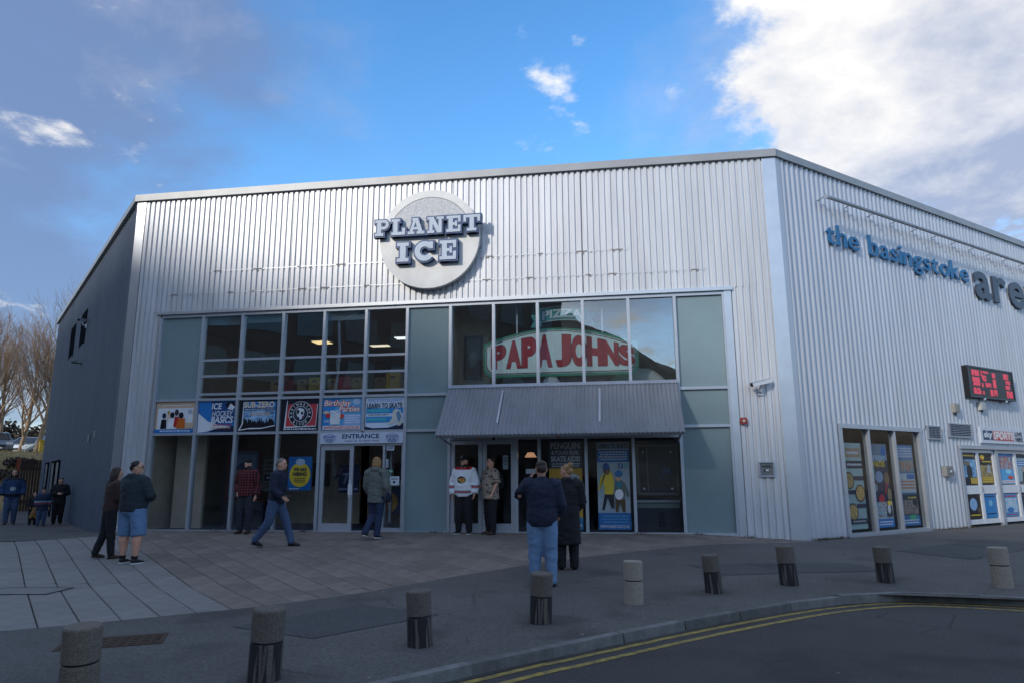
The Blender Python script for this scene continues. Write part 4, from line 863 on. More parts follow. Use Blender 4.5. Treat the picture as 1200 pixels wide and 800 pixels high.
poster('notice_poster', 'tall blue poster of stacked small notices in the side window', 'poster', MR, 3.78, 4.55, 0.12, 2.02, -0.05, srgb(80, 130, 176), [
    ('rect', .02, .83, .98, .98, srgb(120, 160, 200)), ('lines', .06, .84, .94, .97, 4, WHITE, 71), ('rect', .02, .66, .98, .81, srgb(120, 160, 170)), ('photo', .04, .67, .96, .80, [srgb(60, 110, 90), srgb(150, 180, 180), srgb(206, 120, 80), srgb(60, 60, 70)], 5, 13), ('rect', .02, .40, .98, .64, srgb(200, 206, 206)), ('rect', .5, .57, .95, .63, BLUE), ('lines', .08, .44, .92, .56, 3, srgb(200, 110, 70), 72), ('rect', .02, .13, .98, .38, srgb(40, 52, 70)), ('lines', .4, .32, .9, .36, 1, YEL, 74), ('photo', .04, .14, .96, .31, [srgb(20, 24, 40), srgb(90, 100, 120), srgb(190, 160, 130), srgb(24, 28, 44)], 6, 11), ('ell', .8, .28, .14, .04, srgb(20, 24, 40)), ('rect', 0, 0, 1, .10, srgb(40, 130, 190)), ('ell', .6, .10, .2, .03, srgb(60, 170, 120)), ('lines', .1, .02, .9, .08, 2, WHITE, 73)])
# posters in the side doors
pd = [('navy event poster with yellow heading in the upper left door pane', srgb(28, 32, 50), [('rect', 0, .86, 1, 1, NAVY), ('lines', .1, .88, .9, .97, 1, YEL, 88), ('photo', .04, .24, .96, .80, [srgb(20, 24, 40), srgb(60, 120, 180), srgb(150, 200, 230), srgb(50, 40, 44)], 7, 8), ('ell', .45, .40, .2, .22, srgb(40, 40, 46)), ('ell', .3, .68, .24, .08, srgb(120, 110, 100)), ('rect', .45, .03, .95, .22, srgb(190, 160, 70))]),
      ('black poster with yellow print beside the navy event poster', srgb(26, 26, 34), [('ell', .3, .88, .16, .08, YEL), ('ell', .2, .82, .07, .04, RED), ('lines', .25, .70, .9, .78, 1, YEL, 89), ('photo', .06, .26, .94, .62, [srgb(24, 22, 26), srgb(110, 96, 70), srgb(190, 170, 110), srgb(40, 36, 36)], 8, 9), ('poly', [(.52, .38), (.60, .64), (.78, .64), (.80, .38)], srgb(160, 170, 184)), ('rect', .05, .04, .95, .26, srgb(150, 130, 70)), ('lines', .1, .06, .9, .24, 3, YEL, 81)]),
      ('bright blue party poster in the upper pane of the second side door', SKYB, [('rect', 0, .80, 1, 1, BLUE), ('photo', .06, .50, .94, .92, [srgb(40, 130, 200), srgb(120, 190, 220), srgb(196, 120, 90), srgb(90, 90, 110), srgb(220, 220, 220)], 9, 9), ('ell', .62, .42, .2, .08, srgb(150, 220, 240)), ('ell', .72, .22, .2, .06, srgb(206, 80, 60)), ('rect', .06, .03, .94, .12, WHITE), ('lines', .1, .05, .9, .10, 1, RED, 82)]),
      ('pale poster of a standing figure in the last upper door pane', srgb(150, 176, 186), [('rect', 0, .88, 1, 1, NAVY), ('rect', .05, .60, .95, .78, BLUE), ('lines', .1, .62, .9, .76, 2, WHITE, 90), ('poly', [(.30, .05), (.36, .40), (.62, .44), (.76, .05), (.6, .05), (.52, .28), (.44, .05)], srgb(60, 60, 66)), ('ell', .5, .50, .16, .09, srgb(190, 160, 140)), ('rect', .05, .02, .95, .08, srgb(90, 84, 80))])]
pl = [('black poster with pale blue shield in the lower left door pane', BLK, [('ell', .45, .60, .28, .26, srgb(130, 170, 210)), ('lines', .15, .1, .9, .2, 1, YEL, 83), ('ell', .8, .35, .12, .12, srgb(90, 70, 60))]),
      ('plain bright blue poster in the second lower door pane', srgb(36, 128, 190), [('ell', .5, .62, .16, .14, srgb(120, 180, 214)), ('lines', .1, .12, .9, .22, 1, NAVY, 84), ('lines', .1, .86, .9, .94, 1, NAVY, 85)]),
      ('blue poster with red heading in the third lower door pane', srgb(80, 150, 200), [('lines', .1, .82, .9, .95, 1, RED, 91), ('photo', .06, .18, .94, .80, [srgb(40, 120, 190), srgb(130, 190, 220), srgb(220, 220, 224), srgb(90, 80, 90)], 10, 10), ('ell', .4, .28, .24, .12, srgb(60, 120, 180)), ('lines', .08, .04, .92, .12, 1, RED, 86)]),
      ('navy poster with pale blue oval in the last lower door pane', NAVY, [('ell', .5, .55, .25, .24, srgb(130, 170, 210)), ('rect', 0, .86, 1, .92, srgb(90, 90, 96)), ('lines', .1, .08, .9, .2, 2, YEL, 87)])]
for k, (a, b) in enumerate(((6.83, 7.57), (7.72, 8.45), (8.83, 9.66), (9.87, 10.78))):
    poster('door_poster', pd[k][0], 'poster', MR, a, b, 1.04, 1.86, -0.018, pd[k][1], pd[k][2], 'posters in the side door panes', thick=0.003)
    poster('door_poster', pl[k][0], 'poster', MR, a + .02, b - .02, 0.17, 0.78, -0.018, pl[k][1], pl[k][2], 'posters in the side door panes', thick=0.003)

# ------------------------------------------------------------------ pizza sign behind the upper windows
ps_ = empty('pizza_sign', on(MF, 0, 0, -0.22), 'large red and white PAPA JOHNS PIZZA sign with green border behind upper glass', 'sign')
def topc(t, lift=0.0): return 4.36 + 0.36 * math.sin(PI * min(1, max(0, t)) ** 0.95) - 0.06 * t + lift      # arched top edge
def sign_shape(g):
    x0, x1, yb = 9.22 - g, 12.80 + g, 3.58 - g; r = 0.22; pts = []
    for i in range(7): a = PI + PI / 2 * i / 6; pts.append((x0 + r + r * math.cos(a), yb + r + r * math.sin(a)))
    for i in range(7): a = -PI / 2 + PI / 2 * i / 6; pts.append((x1 - r + r * math.cos(a), yb + r + r * math.sin(a)))
    for i in range(25): t = 1 - i / 24; pts.append((x0 + (x1 - x0) * t, topc(t, g)))
    return pts
MB().prism(sign_shape(0.0), -0.10, 0.0).build('green_border', mat('lightbox_green', srgb(38, 112, 92), 0.4, emit=0.2), ps_)
MB().prism(sign_shape(-0.045), 0.0, 0.006).build('cream_line', paint(srgb(200, 206, 200)), ps_)
MB().prism(sign_shape(-0.07), 0.006, 0.012).build('black_line', paint(srgb(30, 34, 40)), ps_)
MB().prism(sign_shape(-0.085), 0.012, 0.018).build('face', mat('lightbox_face', srgb(176, 194, 196), 0.4, emit=0.2), ps_)
SR = srgb(150, 30, 46)
def pj(s, a, b, m, z, grow=0.0):
    xs_ = [a + (b - a) * i / len(s) for i in range(len(s) + 1)]
    for i, ch in enumerate(s):
        if ch == ' ': continue
        xa, xb = xs_[i] + 0.006 - grow, xs_[i + 1] - 0.006 + grow
        def fn(tx, ty, xa=xa, xb=xb):
            x = xa + tx * (xb - xa); t = (x - 9.22) / 3.58; lo = 3.76 - grow + 0.02 * math.sin(PI * t); hi = topc(t) - 0.16 + grow; return x, lo + ty * (hi - lo)
        mb = MB(); text_fit(mb, ch, 0, 0, 1, 1, z, 0.068, 0.0, 0, fn); mb.build('letter', m, ps_)
pj('PAPA', 9.40, 10.84, paint(srgb(60, 44, 44)), 0.0205, 0.012); pj('JOHNS', 10.92, 12.72, paint(srgb(60, 44, 44)), 0.0205, 0.012)
pj('PAPA', 9.40, 10.84, mat('lightbox_red', SR, 0.4, emit=0.12), 0.024); pj('JOHNS', 10.92, 12.72, mat('lightbox_red', SR, 0.4, emit=0.12), 0.024)
rb = lambda t: 4.98 + 0.06 * math.sin(PI * t)
def ribbon(x0, x1, h, z, col, nm):
    top = [(x0 + (x1 - x0) * i / 12, rb(i / 12) + h / 2) for i in range(13)]; bot = [(x0 + (x1 - x0) * i / 12, rb(i / 12) - h / 2) for i in range(12, -1, -1)]
    MB().prism(top + bot, z - 0.02, z).build(nm, paint(col), ps_)
for sx in (10.34, 11.58):
    MB().prism([(sx, 4.72), (sx + 0.26, 4.72), (sx + 0.26, 5.02), (sx, 5.02), (sx + 0.08, 4.87)] if sx < 11 else [(sx, 4.72), (sx + 0.26, 4.72), (sx + 0.18, 4.87), (sx + 0.26, 5.02), (sx, 5.02)], -0.03, -0.01).build('ribbon_tail', paint(srgb(60, 150, 150)), ps_)
ribbon(10.48, 11.70, 0.35, 0.01, srgb(190, 200, 200), 'ribbon_edge'); ribbon(10.50, 11.68, 0.29, 0.016, srgb(40, 150, 150), 'ribbon')
mb = MB(); text_fit(mb, 'PIZZA', 0, 0, 1, 1, 0.02, 0.03, 0, 0, lambda tx, ty: (10.62 + tx * 0.94, rb(tx) - 0.10 + ty * 0.20)); mb.build('lettering', paint(WHITE), ps_)
for x in (10.0, 12.0): MB().box(x - 0.02, x + 0.02, 4.4, 5.28, -0.14, -0.11).build('hanger', M_steel, ps_)
MB().box(9.98, 12.02, 3.16, 3.60, -0.16, -0.12).build('stand', M_in_dark, ps_)
# white cloth covers heaped under the sign
def heap(x0, x1, y0, h, d, label, seed):
    rr = random.Random(seed); mb = MB(); nx, nz = 14, 7
    for j in range(nz + 1):
        for i in range(nx + 1):
            t, s_ = i / nx, j / nz; y = h * math.sin(PI * t) ** 0.6 * math.sin(PI * s_) ** 0.5 * (1 + 0.18 * mnoise.noise(Vector((t * 4 + seed, s_ * 3, 0))))
            mb.v.append((x0 + (x1 - x0) * t, y0 + y, d - 0.6 * s_))
    for j in range(nz):
        for i in range(nx): a = j * (nx + 1) + i; mb.f.append((a, a + 1, a + nx + 2, a + nx + 1)); mb.mi.append(0)
    mb.smooth = True; mb.build('dust_sheet', mat('dust_sheet', srgb(214, 214, 210), 0.8, var=0.05, bump=0.3, bscale=6), None, MF, label=label, cat='dust sheet')
heap(10.55, 11.05, 3.2, 0.52, -0.15, 'small crumpled white sheet under the middle of the pizza sign', 2)
heap(11.95, 13.55, 3.2, 0.62, -0.5, 'long pale dust sheet heap behind the right upper window', 5)

# ------------------------------------------------------------------ fixtures on the walls
def cctv(M, label, turn, tilt, s=1.0):
    o = empty('security_camera', M, label, 'camera')
    Rm = Matrix.Translation((0, 0.03 * s, 0.16 * s)) @ Matrix.Rotation(turn, 4, 'Y') @ Matrix.Rotation(tilt, 4, 'X')
    MB().box(-0.045 * s, 0.045 * s, -0.03 * s, 0.05 * s, -0.20 * s, 0.20 * s).build('housing', M_white, o, Rm)
    MB().box(-0.055 * s, 0.055 * s, 0.051 * s, 0.06 * s, -0.20 * s, 0.25 * s).build('sun_hood', M_white, o, Rm)
    MB().box(-0.035 * s, 0.035 * s, -0.02 * s, 0.04 * s, 0.201 * s, 0.21 * s).build('lens_window', M_black, o, Rm)
    MB().tube([(0, -0.12 * s, 0.03), (0, -0.11 * s, 0.10 * s), (0, 0.0, 0.15 * s)], 0.022 * s, 8).build('bracket', M_white, o)
    MB().box(-0.05 * s, 0.05 * s, -0.18 * s, -0.06 * s, 0.02, 0.05).build('wall_plate', M_white, o)
cctv(on(MF, 15.34, 3.20, 0.03), 'white security camera pointing left on the front right cladding', rad(-68), rad(14), 1.15)
cctv(on(ML, -7.75, 6.60, 0.02), 'security camera on the shaded left wall beside the slot windows', rad(60), rad(10), 1.1)
ab = empty('alarm_box', on(MF, 14.95, 2.45, 0.04), 'small red alarm sounder on the front right cladding', 'alarm')
MB().prism([(-0.06, -0.07), (0.06, -0.07), (0.08, 0.0), (0.06, 0.07), (-0.06, 0.07), (-0.08, 0.0)], 0, 0.07).build('case', mat('alarm_red', srgb(150, 60, 50), 0.5, var=0.15), ab)
MB().prism([(0.03 * math.cos(i * PI / 6), 0.03 * math.sin(i * PI / 6)) for i in range(12)], 0.07, 0.09).build('sounder_grille', mat('alarm_grille', srgb(200, 190, 180), 0.5), ab)
ip = empty('wall_panel', on(MF, 15.19, 1.27, 0.036), 'square grey metal service panel low on the front right cladding', 'panel')
MB().box(0, 0.32, 0, 0.03, 0, 0.05).box(0, 0.32, 0.29, 0.32, 0, 0.05).box(0, 0.03, 0.03, 0.29, 0, 0.05).box(0.29, 0.32, 0.03, 0.29, 0, 0.05).build('panel_frame', M_steel, ip)
MB().box(0.03, 0.29, 0.03, 0.29, 0, 0.02).build('panel_plate', mat('panel_plate', srgb(120, 124, 128), 0.5, 0.3, var=0.25, vscale=14), ip)
MB().box(0.07, 0.25, 0.20, 0.24, 0.02, 0.026).box(0.10, 0.21, 0.10, 0.17, 0.02, 0.028).build('plate_mark', paint(srgb(60, 62, 66)), ip)
MB().box(0.14, 0.20, 0.12, 0.16, 0.028, 0.034).build('keypad', paint(srgb(214, 218, 222)), ip)
cb = empty('control_box', on(MR, 5.68, 1.26, 0.046), 'grey key switch box on the cladding between side window and doors', 'box')
MB().box(0, 0.34, 0, 0.26, 0, 0.10).build('case', mat('grey_box', srgb(142, 142, 138), 0.5, var=0.1), cb); MB().box(0.04, 0.30, 0.05, 0.21, 0.10, 0.112).build('cover', mat('grey_cover', srgb(120, 120, 118), 0.5), cb); MB().box(0.16, 0.22, 0.10, 0.15, 0.112, 0.125).build('button', M_white, cb)
for (x, y, w, h, c, lab) in ((6.50, 2.90, 0.26, 0.24, srgb(160, 156, 150), 'small grey junction box left under the red display'), (7.92, 3.03, 0.28, 0.22, srgb(196, 198, 196), 'small pale junction box close under the red display')):
    jb = empty('junction_box', on(MR, x, y, 0.046), lab, 'box', 'junction boxes under the display')
    MB().box(0, w, 0, h, 0, 0.09).build('case', mat('jbox_%d' % int(x * 10), c, 0.5, var=0.08), jb); MB().box(0.03, w - 0.03, 0.03, h - 0.03, 0.09, 0.10).build('lid', mat('jlid_%d' % int(x * 10), tuple(q * 0.85 for q in c), 0.5), jb)
    MB().tube([(w / 2, 0, 0.04), (w / 2, -0.07, 0.04)], 0.018, 6).build('gland', M_black, jb)
br = empty('lamp_bracket', on(ML, -8.3, 5.25, 0.02), 'small empty metal bracket on the left wall below the slot windows', 'bracket')
MB().tube([(0, 0, 0), (0, 0, 0.25), (0.3, 0, 0.30), (0.5, 0, 0.2)], 0.025, 6).build('arm', M_black, br); MB().box(-0.06, 0.06, -0.06, 0.06, 0, 0.02).build('wall_plate', M_black, br)
for k, (x, z) in enumerate(((-4.3, 2.5), (-3.2, 2.55))):
    MB().box(x - 0.05, x + 0.05, z - 0.10, z + 0.10, 0.022, 0.05).build('wall_tag', mat('wall_tag', srgb(150, 150, 150), 0.5), None, ML, label=('left one of two small pale tags on the shaded wall', 'right one of two small pale tags on the shaded wall')[k], cat='tag')

# ------------------------------------------------------------------ things inside the rooms
def lamp(x, d, y, w, l, col, st, label):
    o = empty('ceiling_light', on(MF, x, y, -d), label, 'ceiling light', 'ceiling lights on the upper floor')
    MB().box(-w / 2, w / 2, 0, 0.05, -l / 2, l / 2).build('housing', M_white, o)
    MB().box(-w / 2 + .02, w / 2 - .02, -0.012, -0.001, -l / 2 + .02, l / 2 - .02).build('diffuser', mat('diffuser_%d' % int(x * 10), col, 0.5, emit=st), o)
lamp(3.75, 3.4, 5.21, 0.5, 0.5, (1.0, 0.72, 0.34), 0.9, 'warm square ceiling light in the third upper window')
lamp(6.55, 3.2, 5.21, 1.0, 0.35, (0.95, 1.0, 1.0), 1.0, 'long white ceiling light high in the sixth upper window')
lamp(6.35, 6.6, 5.21, 1.2, 0.5, (1.0, 0.92, 0.70), 1.2, 'long cream ceiling light deep in the sixth upper window')
lamp(5.25, 4.2, 5.21, 0.6, 0.3, (1.0, 0.85, 0.6), 0.8, 'small cream ceiling light in the fifth upper window')
sc = empty('wall_sconce', on(MF, 9.28, 4.15, -1.19), 'small warm wall light glowing left of the pizza sign', 'wall light')
MB().box(-0.03, 0.03, -0.14, 0.14, 0, 0.04).build('back_plate', M_in_dark, sc); MB().prism([(-0.04, -0.12), (0.04, -0.12), (0.03, 0.12), (-0.03, 0.12)], 0.04, 0.12).build('shade', mat('sconce_glow', (1.0, 0.62, 0.25), 0.5, emit=1.5), sc)
KRAFT = srgb(170, 132, 84)
for k, (x, w, h, col, lab) in enumerate(((3.95, .30, .30, KRAFT, 'brown carton at the left end of the upper window row'), (4.24, .28, .34, srgb(150, 40, 48), 'red carton beside the left end brown carton'), (4.62, .24, .33, KRAFT, 'brown carton in the fourth upper window'), (4.95, .30, .36, srgb(208, 168, 60), 'yellow carton in the fourth upper window'), (5.42, .24, .32, KRAFT, 'brown carton left of the red chequered one'), (5.72, .30, .36, srgb(196, 60, 80), 'red chequered carton in the fifth upper window'), (6.05, .32, .32, KRAFT, 'brown carton right of the red chequered one'), (6.62, .26, .32, srgb(150, 116, 80), 'dull brown carton in the sixth upper window'), (6.95, .34, .42, srgb(220, 176, 56), 'yellow carton with black handle slot in sixth upper window'), (7.24, .24, .38, srgb(150, 120, 84), 'brown carton at the right end of upper window row'))):
    o = empty('carton', on(MF, x, 3.36, -0.42), lab, 'carton', 'cartons along the upper windows')
    MB().box(-w / 2, w / 2, 0, h, -0.28, 0).build('box', paint(col, 0.8), o)
    MB().box(-w / 2 + .01, w / 2 - .01, h, h + 0.012, -0.27, -0.145).box(-w / 2 + .01, w / 2 - .01, h, h + 0.012, -0.135, -0.01).build('flap', paint(tuple(c * .8 for c in col), 0.8), o)
    MB().box(-0.05, 0.05, h * 0.72, h * 0.84, 0.001, 0.004).build('hand_hole', M_black, o)
wsill = empty('window_bench', on(MF, 2.2, 3.16, -0.8), 'low dark shelf carrying cartons behind the upper windows', 'shelf')
MB().box(0, 5.2, 0.14, 0.195, -0.05, 0.55).build('board', mat('shelf_wood', srgb(70, 60, 54), 0.6), wsill)
for x in (0.1, 1.8, 3.4, 5.0): MB().box(x, x + .06, 0, 0.14, 0, 0.5).build('support', M_in_dark, wsill)
def picture(name, x, y, w, h, d, fcol, icol, items, label, cat='picture'):
    o = poster(name, label, cat, MF, x, x + w, y, y + h, d, icol, items, thick=0.01)
    f = 0.06; MB().box(-f, w + f, -f, 0, -0.02, 0.03).box(-f, w + f, h, h + f, -0.02, 0.03).box(-f, 0, 0, h, -0.02, 0.03).box(w, w + f, 0, h, -0.02, 0.03).build('frame', paint(fcol), o); return o
picture('framed_poster', 2.25, 0.85, 0.8, 1.15, -1.45, srgb(96, 44, 40), srgb(90, 110, 140), [('rect', .1, .08, .9, .92, srgb(120, 140, 168)), ('ell', .5, .5, .3, .25, srgb(70, 80, 110)), ('lines', .15, .1, .85, .25, 3, WHITE, 91)], 'large framed poster with dark red frame in the left lobby window')
picture('menu_board', 3.0, 1.0, 0.55, 0.8, -1.8, srgb(120, 116, 112), srgb(150, 146, 140), [('lines', .1, .55, .9, .95, 3, srgb(80, 80, 90), 92), ('rect', .1, .3, .9, .5, srgb(60, 60, 70)), ('lines', .15, .33, .85, .47, 1, WHITE, 93), ('lines', .1, .05, .9, .25, 2, srgb(90, 90, 100), 94)], 'pale printed board on the lobby wall left of the bearded man', 'board')
picture('small_picture', 4.05, 1.15, 0.35, 0.5, -2.7, srgb(30, 30, 36), srgb(60, 66, 90), [('ell', .5, .5, .3, .3, srgb(90, 90, 120))], 'small dark picture on the lobby wall behind the checked shirt')
picture('wall_picture', 8.60, 3.75, 0.35, 0.95, -1.15, srgb(60, 52, 50), srgb(120, 116, 112), [('ell', .5, .45, .3, .2, srgb(170, 170, 170))], 'tall framed picture on cafe wall left of the pizza sign')
picture('window_display', 12.72, 0.95, 0.80, 1.0, -0.5, srgb(110, 104, 98), srgb(46, 44, 46), [('rect', .22, .02, .24, .98, srgb(130, 128, 124)), ('text', '24', .62, .40, .86, .52, srgb(70, 100, 160), .02), ('ell', .12, .88, .03, .025, WHITE), ('ell', .88, .88, .03, .025, WHITE), ('ell', .12, .08, .03, .025, WHITE), ('ell', .88, .08, .03, .025, WHITE)], 'dark framed glass display board in the right cafe window', 'display')
sb = empty('serving_counter', on(MF, 12.66, 0.10, -0.75), 'dark counter with pale front rail in the right cafe window', 'counter')
MB().box(0, 0.92, 0, 0.62, -0.5, 0).build('base', M_in_dark, sb); MB().box(0, 0.92, 0.50, 0.60, 0.0, 0.04).build('front_rail', paint(srgb(130, 150, 140)), sb); MB().box(-0.02, 0.94, 0.62, 0.68, -0.52, 0.05).build('top', M_steel, sb)
dk = empty('reception_desk', on(MF, 2.35, 0.10, -1.2), 'low dark lobby desk behind the second lower window', 'desk')
MB().box(0, 1.05, 0, 0.62, -0.6, 0).build('body', M_in_dark, dk); MB().box(-0.03, 1.08, 0.62, 0.66, -0.63, 0.03).build('top', mat('desk_top', srgb(90, 50, 40), 0.5), dk)
wb = poster('welcome_board', 'navy board with yellow roundel standing inside the open entrance', 'board', MF, 6.22, 6.98, 0.42, 1.08, -1.6, srgb(34, 56, 104), [('ell', .38, .42, .34, .40, srgb(190, 146, 60)), ('lines', .2, .38, .56, .50, 1, NAVY, 95), ('ell', .40, .12, .1, .05, RED)])
for x in (0.05, 0.66): MB().box(x, x + 0.05, -0.32, 0.0, -0.05, 0.0).build('leg', M_black, wb)
mc = MB().box(0, 0.3, 0, 0.42, 0, 0.06).build('wall_switch_box', paint(srgb(60, 24, 26)), None, on(MF, 6.24, 1.25, -2.88)); tag(mc, 'small dark red box on the lobby wall seen through the open door', 'box')
jr = poster('hockey_shirt', 'dark blue hockey shirt numbered 77 hung inside the entrance door', 'shirt', MF, 5.52, 6.02, 0.95, 1.62, -0.8, srgb(30, 42, 74), [('poly', [(-.2, .5), (0, .95), (.0, .55)], srgb(30, 42, 74)), ('poly', [(1.2, .5), (1, .95), (1, .55)], srgb(30, 42, 74)), ('text', '77', .22, .30, .78, .70, srgb(120, 130, 160), .03), ('rect', 0, .10, 1, .16, srgb(120, 130, 160))], thick=0.06)
rl = empty('red_lamp', on(MF, 10.25, 1.80, -0.6), 'warm glowing lamp behind the glass right of cafe doors', 'lamp')
MB().prism([(-0.13, -0.05), (0.13, -0.05), (0.06, 0.06), (-0.06, 0.06)], -0.2, 0.0).build('shade', mat('lamp_glow', (0.80, 0.42, 0.22), 0.5, emit=0.3), rl); MB().tube([(0, 0.08, -0.1), (0, 0.5, -0.1)], 0.01, 6).build('cord', M_black, rl)

# ------------------------------------------------------------------ bollards
def concrete(name, c1, c2, dark):
    m = bpy.data.materials.new(name); m.use_nodes = True; t = m.node_tree; b = t.nodes['Principled BSDF']; b.inputs['Roughness'].default_value = 0.9
    tcn = t.nodes.new('ShaderNodeTexCoord'); vo = t.nodes.new('ShaderNodeTexVoronoi'); vo.inputs['Scale'].default_value = 150
    no = t.nodes.new('ShaderNodeTexNoise'); no.inputs['Scale'].default_value = 9; no.inputs['Detail'].default_value = 6
    mp = t.nodes.new('ShaderNodeMapping'); mp.inputs['Scale'].default_value = (22, 22, 1.2); ns = t.nodes.new('ShaderNodeTexNoise'); ns.inputs['Scale'].default_value = 1; ns.inputs['Detail'].default_value = 3
    for a in (vo, no): t.links.new(tcn.outputs['Object'], a.inputs['Vector'])
    t.links.new(tcn.outputs['Object'], mp.inputs[0]); t.links.new(mp.outputs[0], ns.inputs['Vector'])
    mx = t.nodes.new('ShaderNodeMix'); mx.data_type = 'RGBA'; mx.inputs[6].default_value = (*c1, 1); mx.inputs[7].default_value = (*c2, 1); t.links.new(vo.outputs['Color'], mx.inputs[0])
    m2 = t.nodes.new('ShaderNodeMix'); m2.data_type = 'RGBA'; m2.inputs[7].default_value = (0.025, 0.022, 0.024, 1); t.links.new(mx.outputs[2], m2.inputs[6])
    if dark:   # runs of old black paint below the groove
        sp = t.nodes.new('ShaderNodeSeparateXYZ'); t.links.new(tcn.outputs['Object'], sp.inputs[0])
        lt = t.nodes.new('ShaderNodeMapRange'); lt.inputs[1].default_value = 0.285; lt.inputs[2].default_value = 0.275; t.links.new(sp.outputs[2], lt.inputs[0])
        rp = t.nodes.new('ShaderNodeMapRange'); rp.inputs[1].default_value = 0.40; rp.inputs[2].default_value = 0.50; t.links.new(ns.outputs[0], rp.inputs[0])
        mu = t.nodes.new('ShaderNodeMath'); mu.operation = 'MULTIPLY'; t.links.new(lt.outputs[0], mu.inputs[0]); t.links.new(rp.outputs[0], mu.inputs[1]); t.links.new(mu.outputs[0], m2.inputs[0])
    else: m2.inputs[0].default_value = 0.0
    t.links.new(m2.outputs[2], b.inputs['Base Color'])
    bp = t.nodes.new('ShaderNodeBump'); bp.inputs['Strength'].default_value = 0.6; bp.inputs['Distance'].default_value = 0.006; t.links.new(vo.outputs['Distance'], bp.inputs['Height']); t.links.new(bp.outputs[0], b.inputs['Normal'])
    return m
M_bol = concrete('bollard_aggregate', srgb(86, 78, 70), srgb(134, 124, 110), False); M_bol_d = concrete('bollard_stained', srgb(80, 74, 68), srgb(122, 112, 102), True); M_bol_l = concrete('bollard_pale', srgb(128, 120, 108), srgb(176, 166, 150), False)
def bollard(x, y, m, label, tilt, rz, s=1.0):
    o = empty('bollard', Matrix.Translation((x, y, gz(x, y) - 0.01)) @ Matrix.Rotation(rz, 4, 'Z') @ Matrix.Rotation(tilt, 4, 'X') @ Matrix.Scale(s, 4), label, 'bollard', 'concrete bollards along the road edge')
    a = MB(); a.tube([(0, 0, -0.05), (0, 0, 0.27), (0, 0, 0.275)], [0.118, 0.116, 0.110], 24); a.smooth = False; a.build('lower_drum', m, o)
    b = MB(); b.tube([(0, 0, 0.275), (0, 0, 0.287)], [0.104, 0.104], 24, caps=False); b.build('groove', M_black, o)
    c = MB(); c.tube([(0, 0, 0.287), (0, 0, 0.292), (0, 0, 0.495), (0, 0, 0.507)], [0.110, 0.116, 0.117, 0.109], 24); c.build('upper_drum', m, o)
for a in ((8.66, -11.05, M_bol, 'concrete bollard in the near left corner of the picture', .07, 0.3, 1.04), (9.62, -10.33, M_bol_d, 'black stained concrete bollard second from the left', .05, 1.0, 1.05), (10.49, -9.13, M_bol_d, 'black stained concrete bollard third from the left', -.05, 2.0, .98), (11.45, -7.98, M_bol_d, 'black stained bollard just in front of the photographing man', .06, 0.8, 1.02), (12.43, -6.72, M_bol_l, 'clean pale bollard fifth from left at the road bend', .02, 3.0, 1.0), (13.47, -5.87, M_bol_d, 'black stained bollard fourth from the right', -.07, 1.6, .96), (14.53, -5.27, M_bol_d, 'black stained bollard in front of the building corner', .06, 4.0, 1.03), (15.89, -4.88, M_bol_d, 'stained bollard in front of the side window', .05, 5.0, .97), (17.25, -5.12, M_bol_l, 'pale bollard at the right edge before the side doors', -.04, 0.4, 1.04)): bollard(*a)
# covers in the ground
ac = empty('access_cover', Matrix.Translation((4.2, -6.75, gz(4.2, -6.75) + 0.004)) @ Matrix.Rotation(rad(8), 4, 'Z'), 'recessed rectangular access cover in the light paving at far left', 'cover')
MB().box(-0.5, 0.5, -0.3, -0.27, 0, 0.005).box(-0.5, 0.5, 0.27, 0.3, 0, 0.005).box(-0.5, -0.47, -0.27, 0.27, 0, 0.005).box(0.47, 0.5, -0.27, 0.27, 0, 0.005).build('cover_frame', mat('cover_iron', srgb(58, 58, 60), 0.6, 0.3), ac); MB().box(-0.47, 0.47, -0.27, 0.27, -0.01, 0.003).build('infill', M_slab, ac)
dc = empty('drain_cover', Matrix.Translation((7.6, -9.36, gz(7.6, -9.36) + 0.012)) @ Matrix.Rotation(rad(28), 4, 'Z'), 'rusty brown iron drain cover in the asphalt beside the paving', 'cover')
M_rusty = mat('rusty_iron', srgb(74, 58, 44), 0.8, 0.3, var=0.3, vscale=20, bump=0.4)
MB().box(-0.44, 0.44, -0.24, 0.24, -0.02, 0.002).build('plate', M_rusty, dc)
for i in range(9):
    for j in range(4): MB().box(-0.40 + i * 0.092, -0.34 + i * 0.092, -0.19 + j * 0.10, -0.13 + j * 0.10, 0.002, 0.007).build('tread', M_rusty, dc)

# weeds and grit where the walls meet the paving
mb = MB(); rr = random.Random(21)
spots_ = [(16.3 + .1 * k, .12 + .08 * k, 10) for k in range(8)] + [(19.9 + .2 * k, 3.3 + .16 * k, 12) for k in range(7)] + [(8.2, -.06, 8), (5.15, -.06, 10), (3.0, -.06, 4), (12.7, -.06, 6), (14.9, -.08, 8), (13.9, -.06, 5)]
for x, y, n_ in spots_:
    for i in range(n_ * 4):
        px_, py_ = x + rr.gauss(0, .07), y - abs(rr.gauss(0, .03)) - .07; z = gz(px_, py_); a = rr.uniform(0, PI); h = rr.uniform(.015, .07); w = rr.uniform(.004, .012)
        mb.add([(px_ - math.cos(a) * w, py_ - math.sin(a) * w, z), (px_ + math.cos(a) * w, py_ + math.sin(a) * w, z), (px_ + rr.uniform(-.04, .04), py_ + rr.uniform(-.04, .02), z + h)], [(0, 1, 2)])
mb.build('wall_weeds', mat('dry_weed', srgb(82, 74, 52), 0.9, var=0.3), label='dry weeds along the foot of the walls', cat='weeds', kind='stuff')

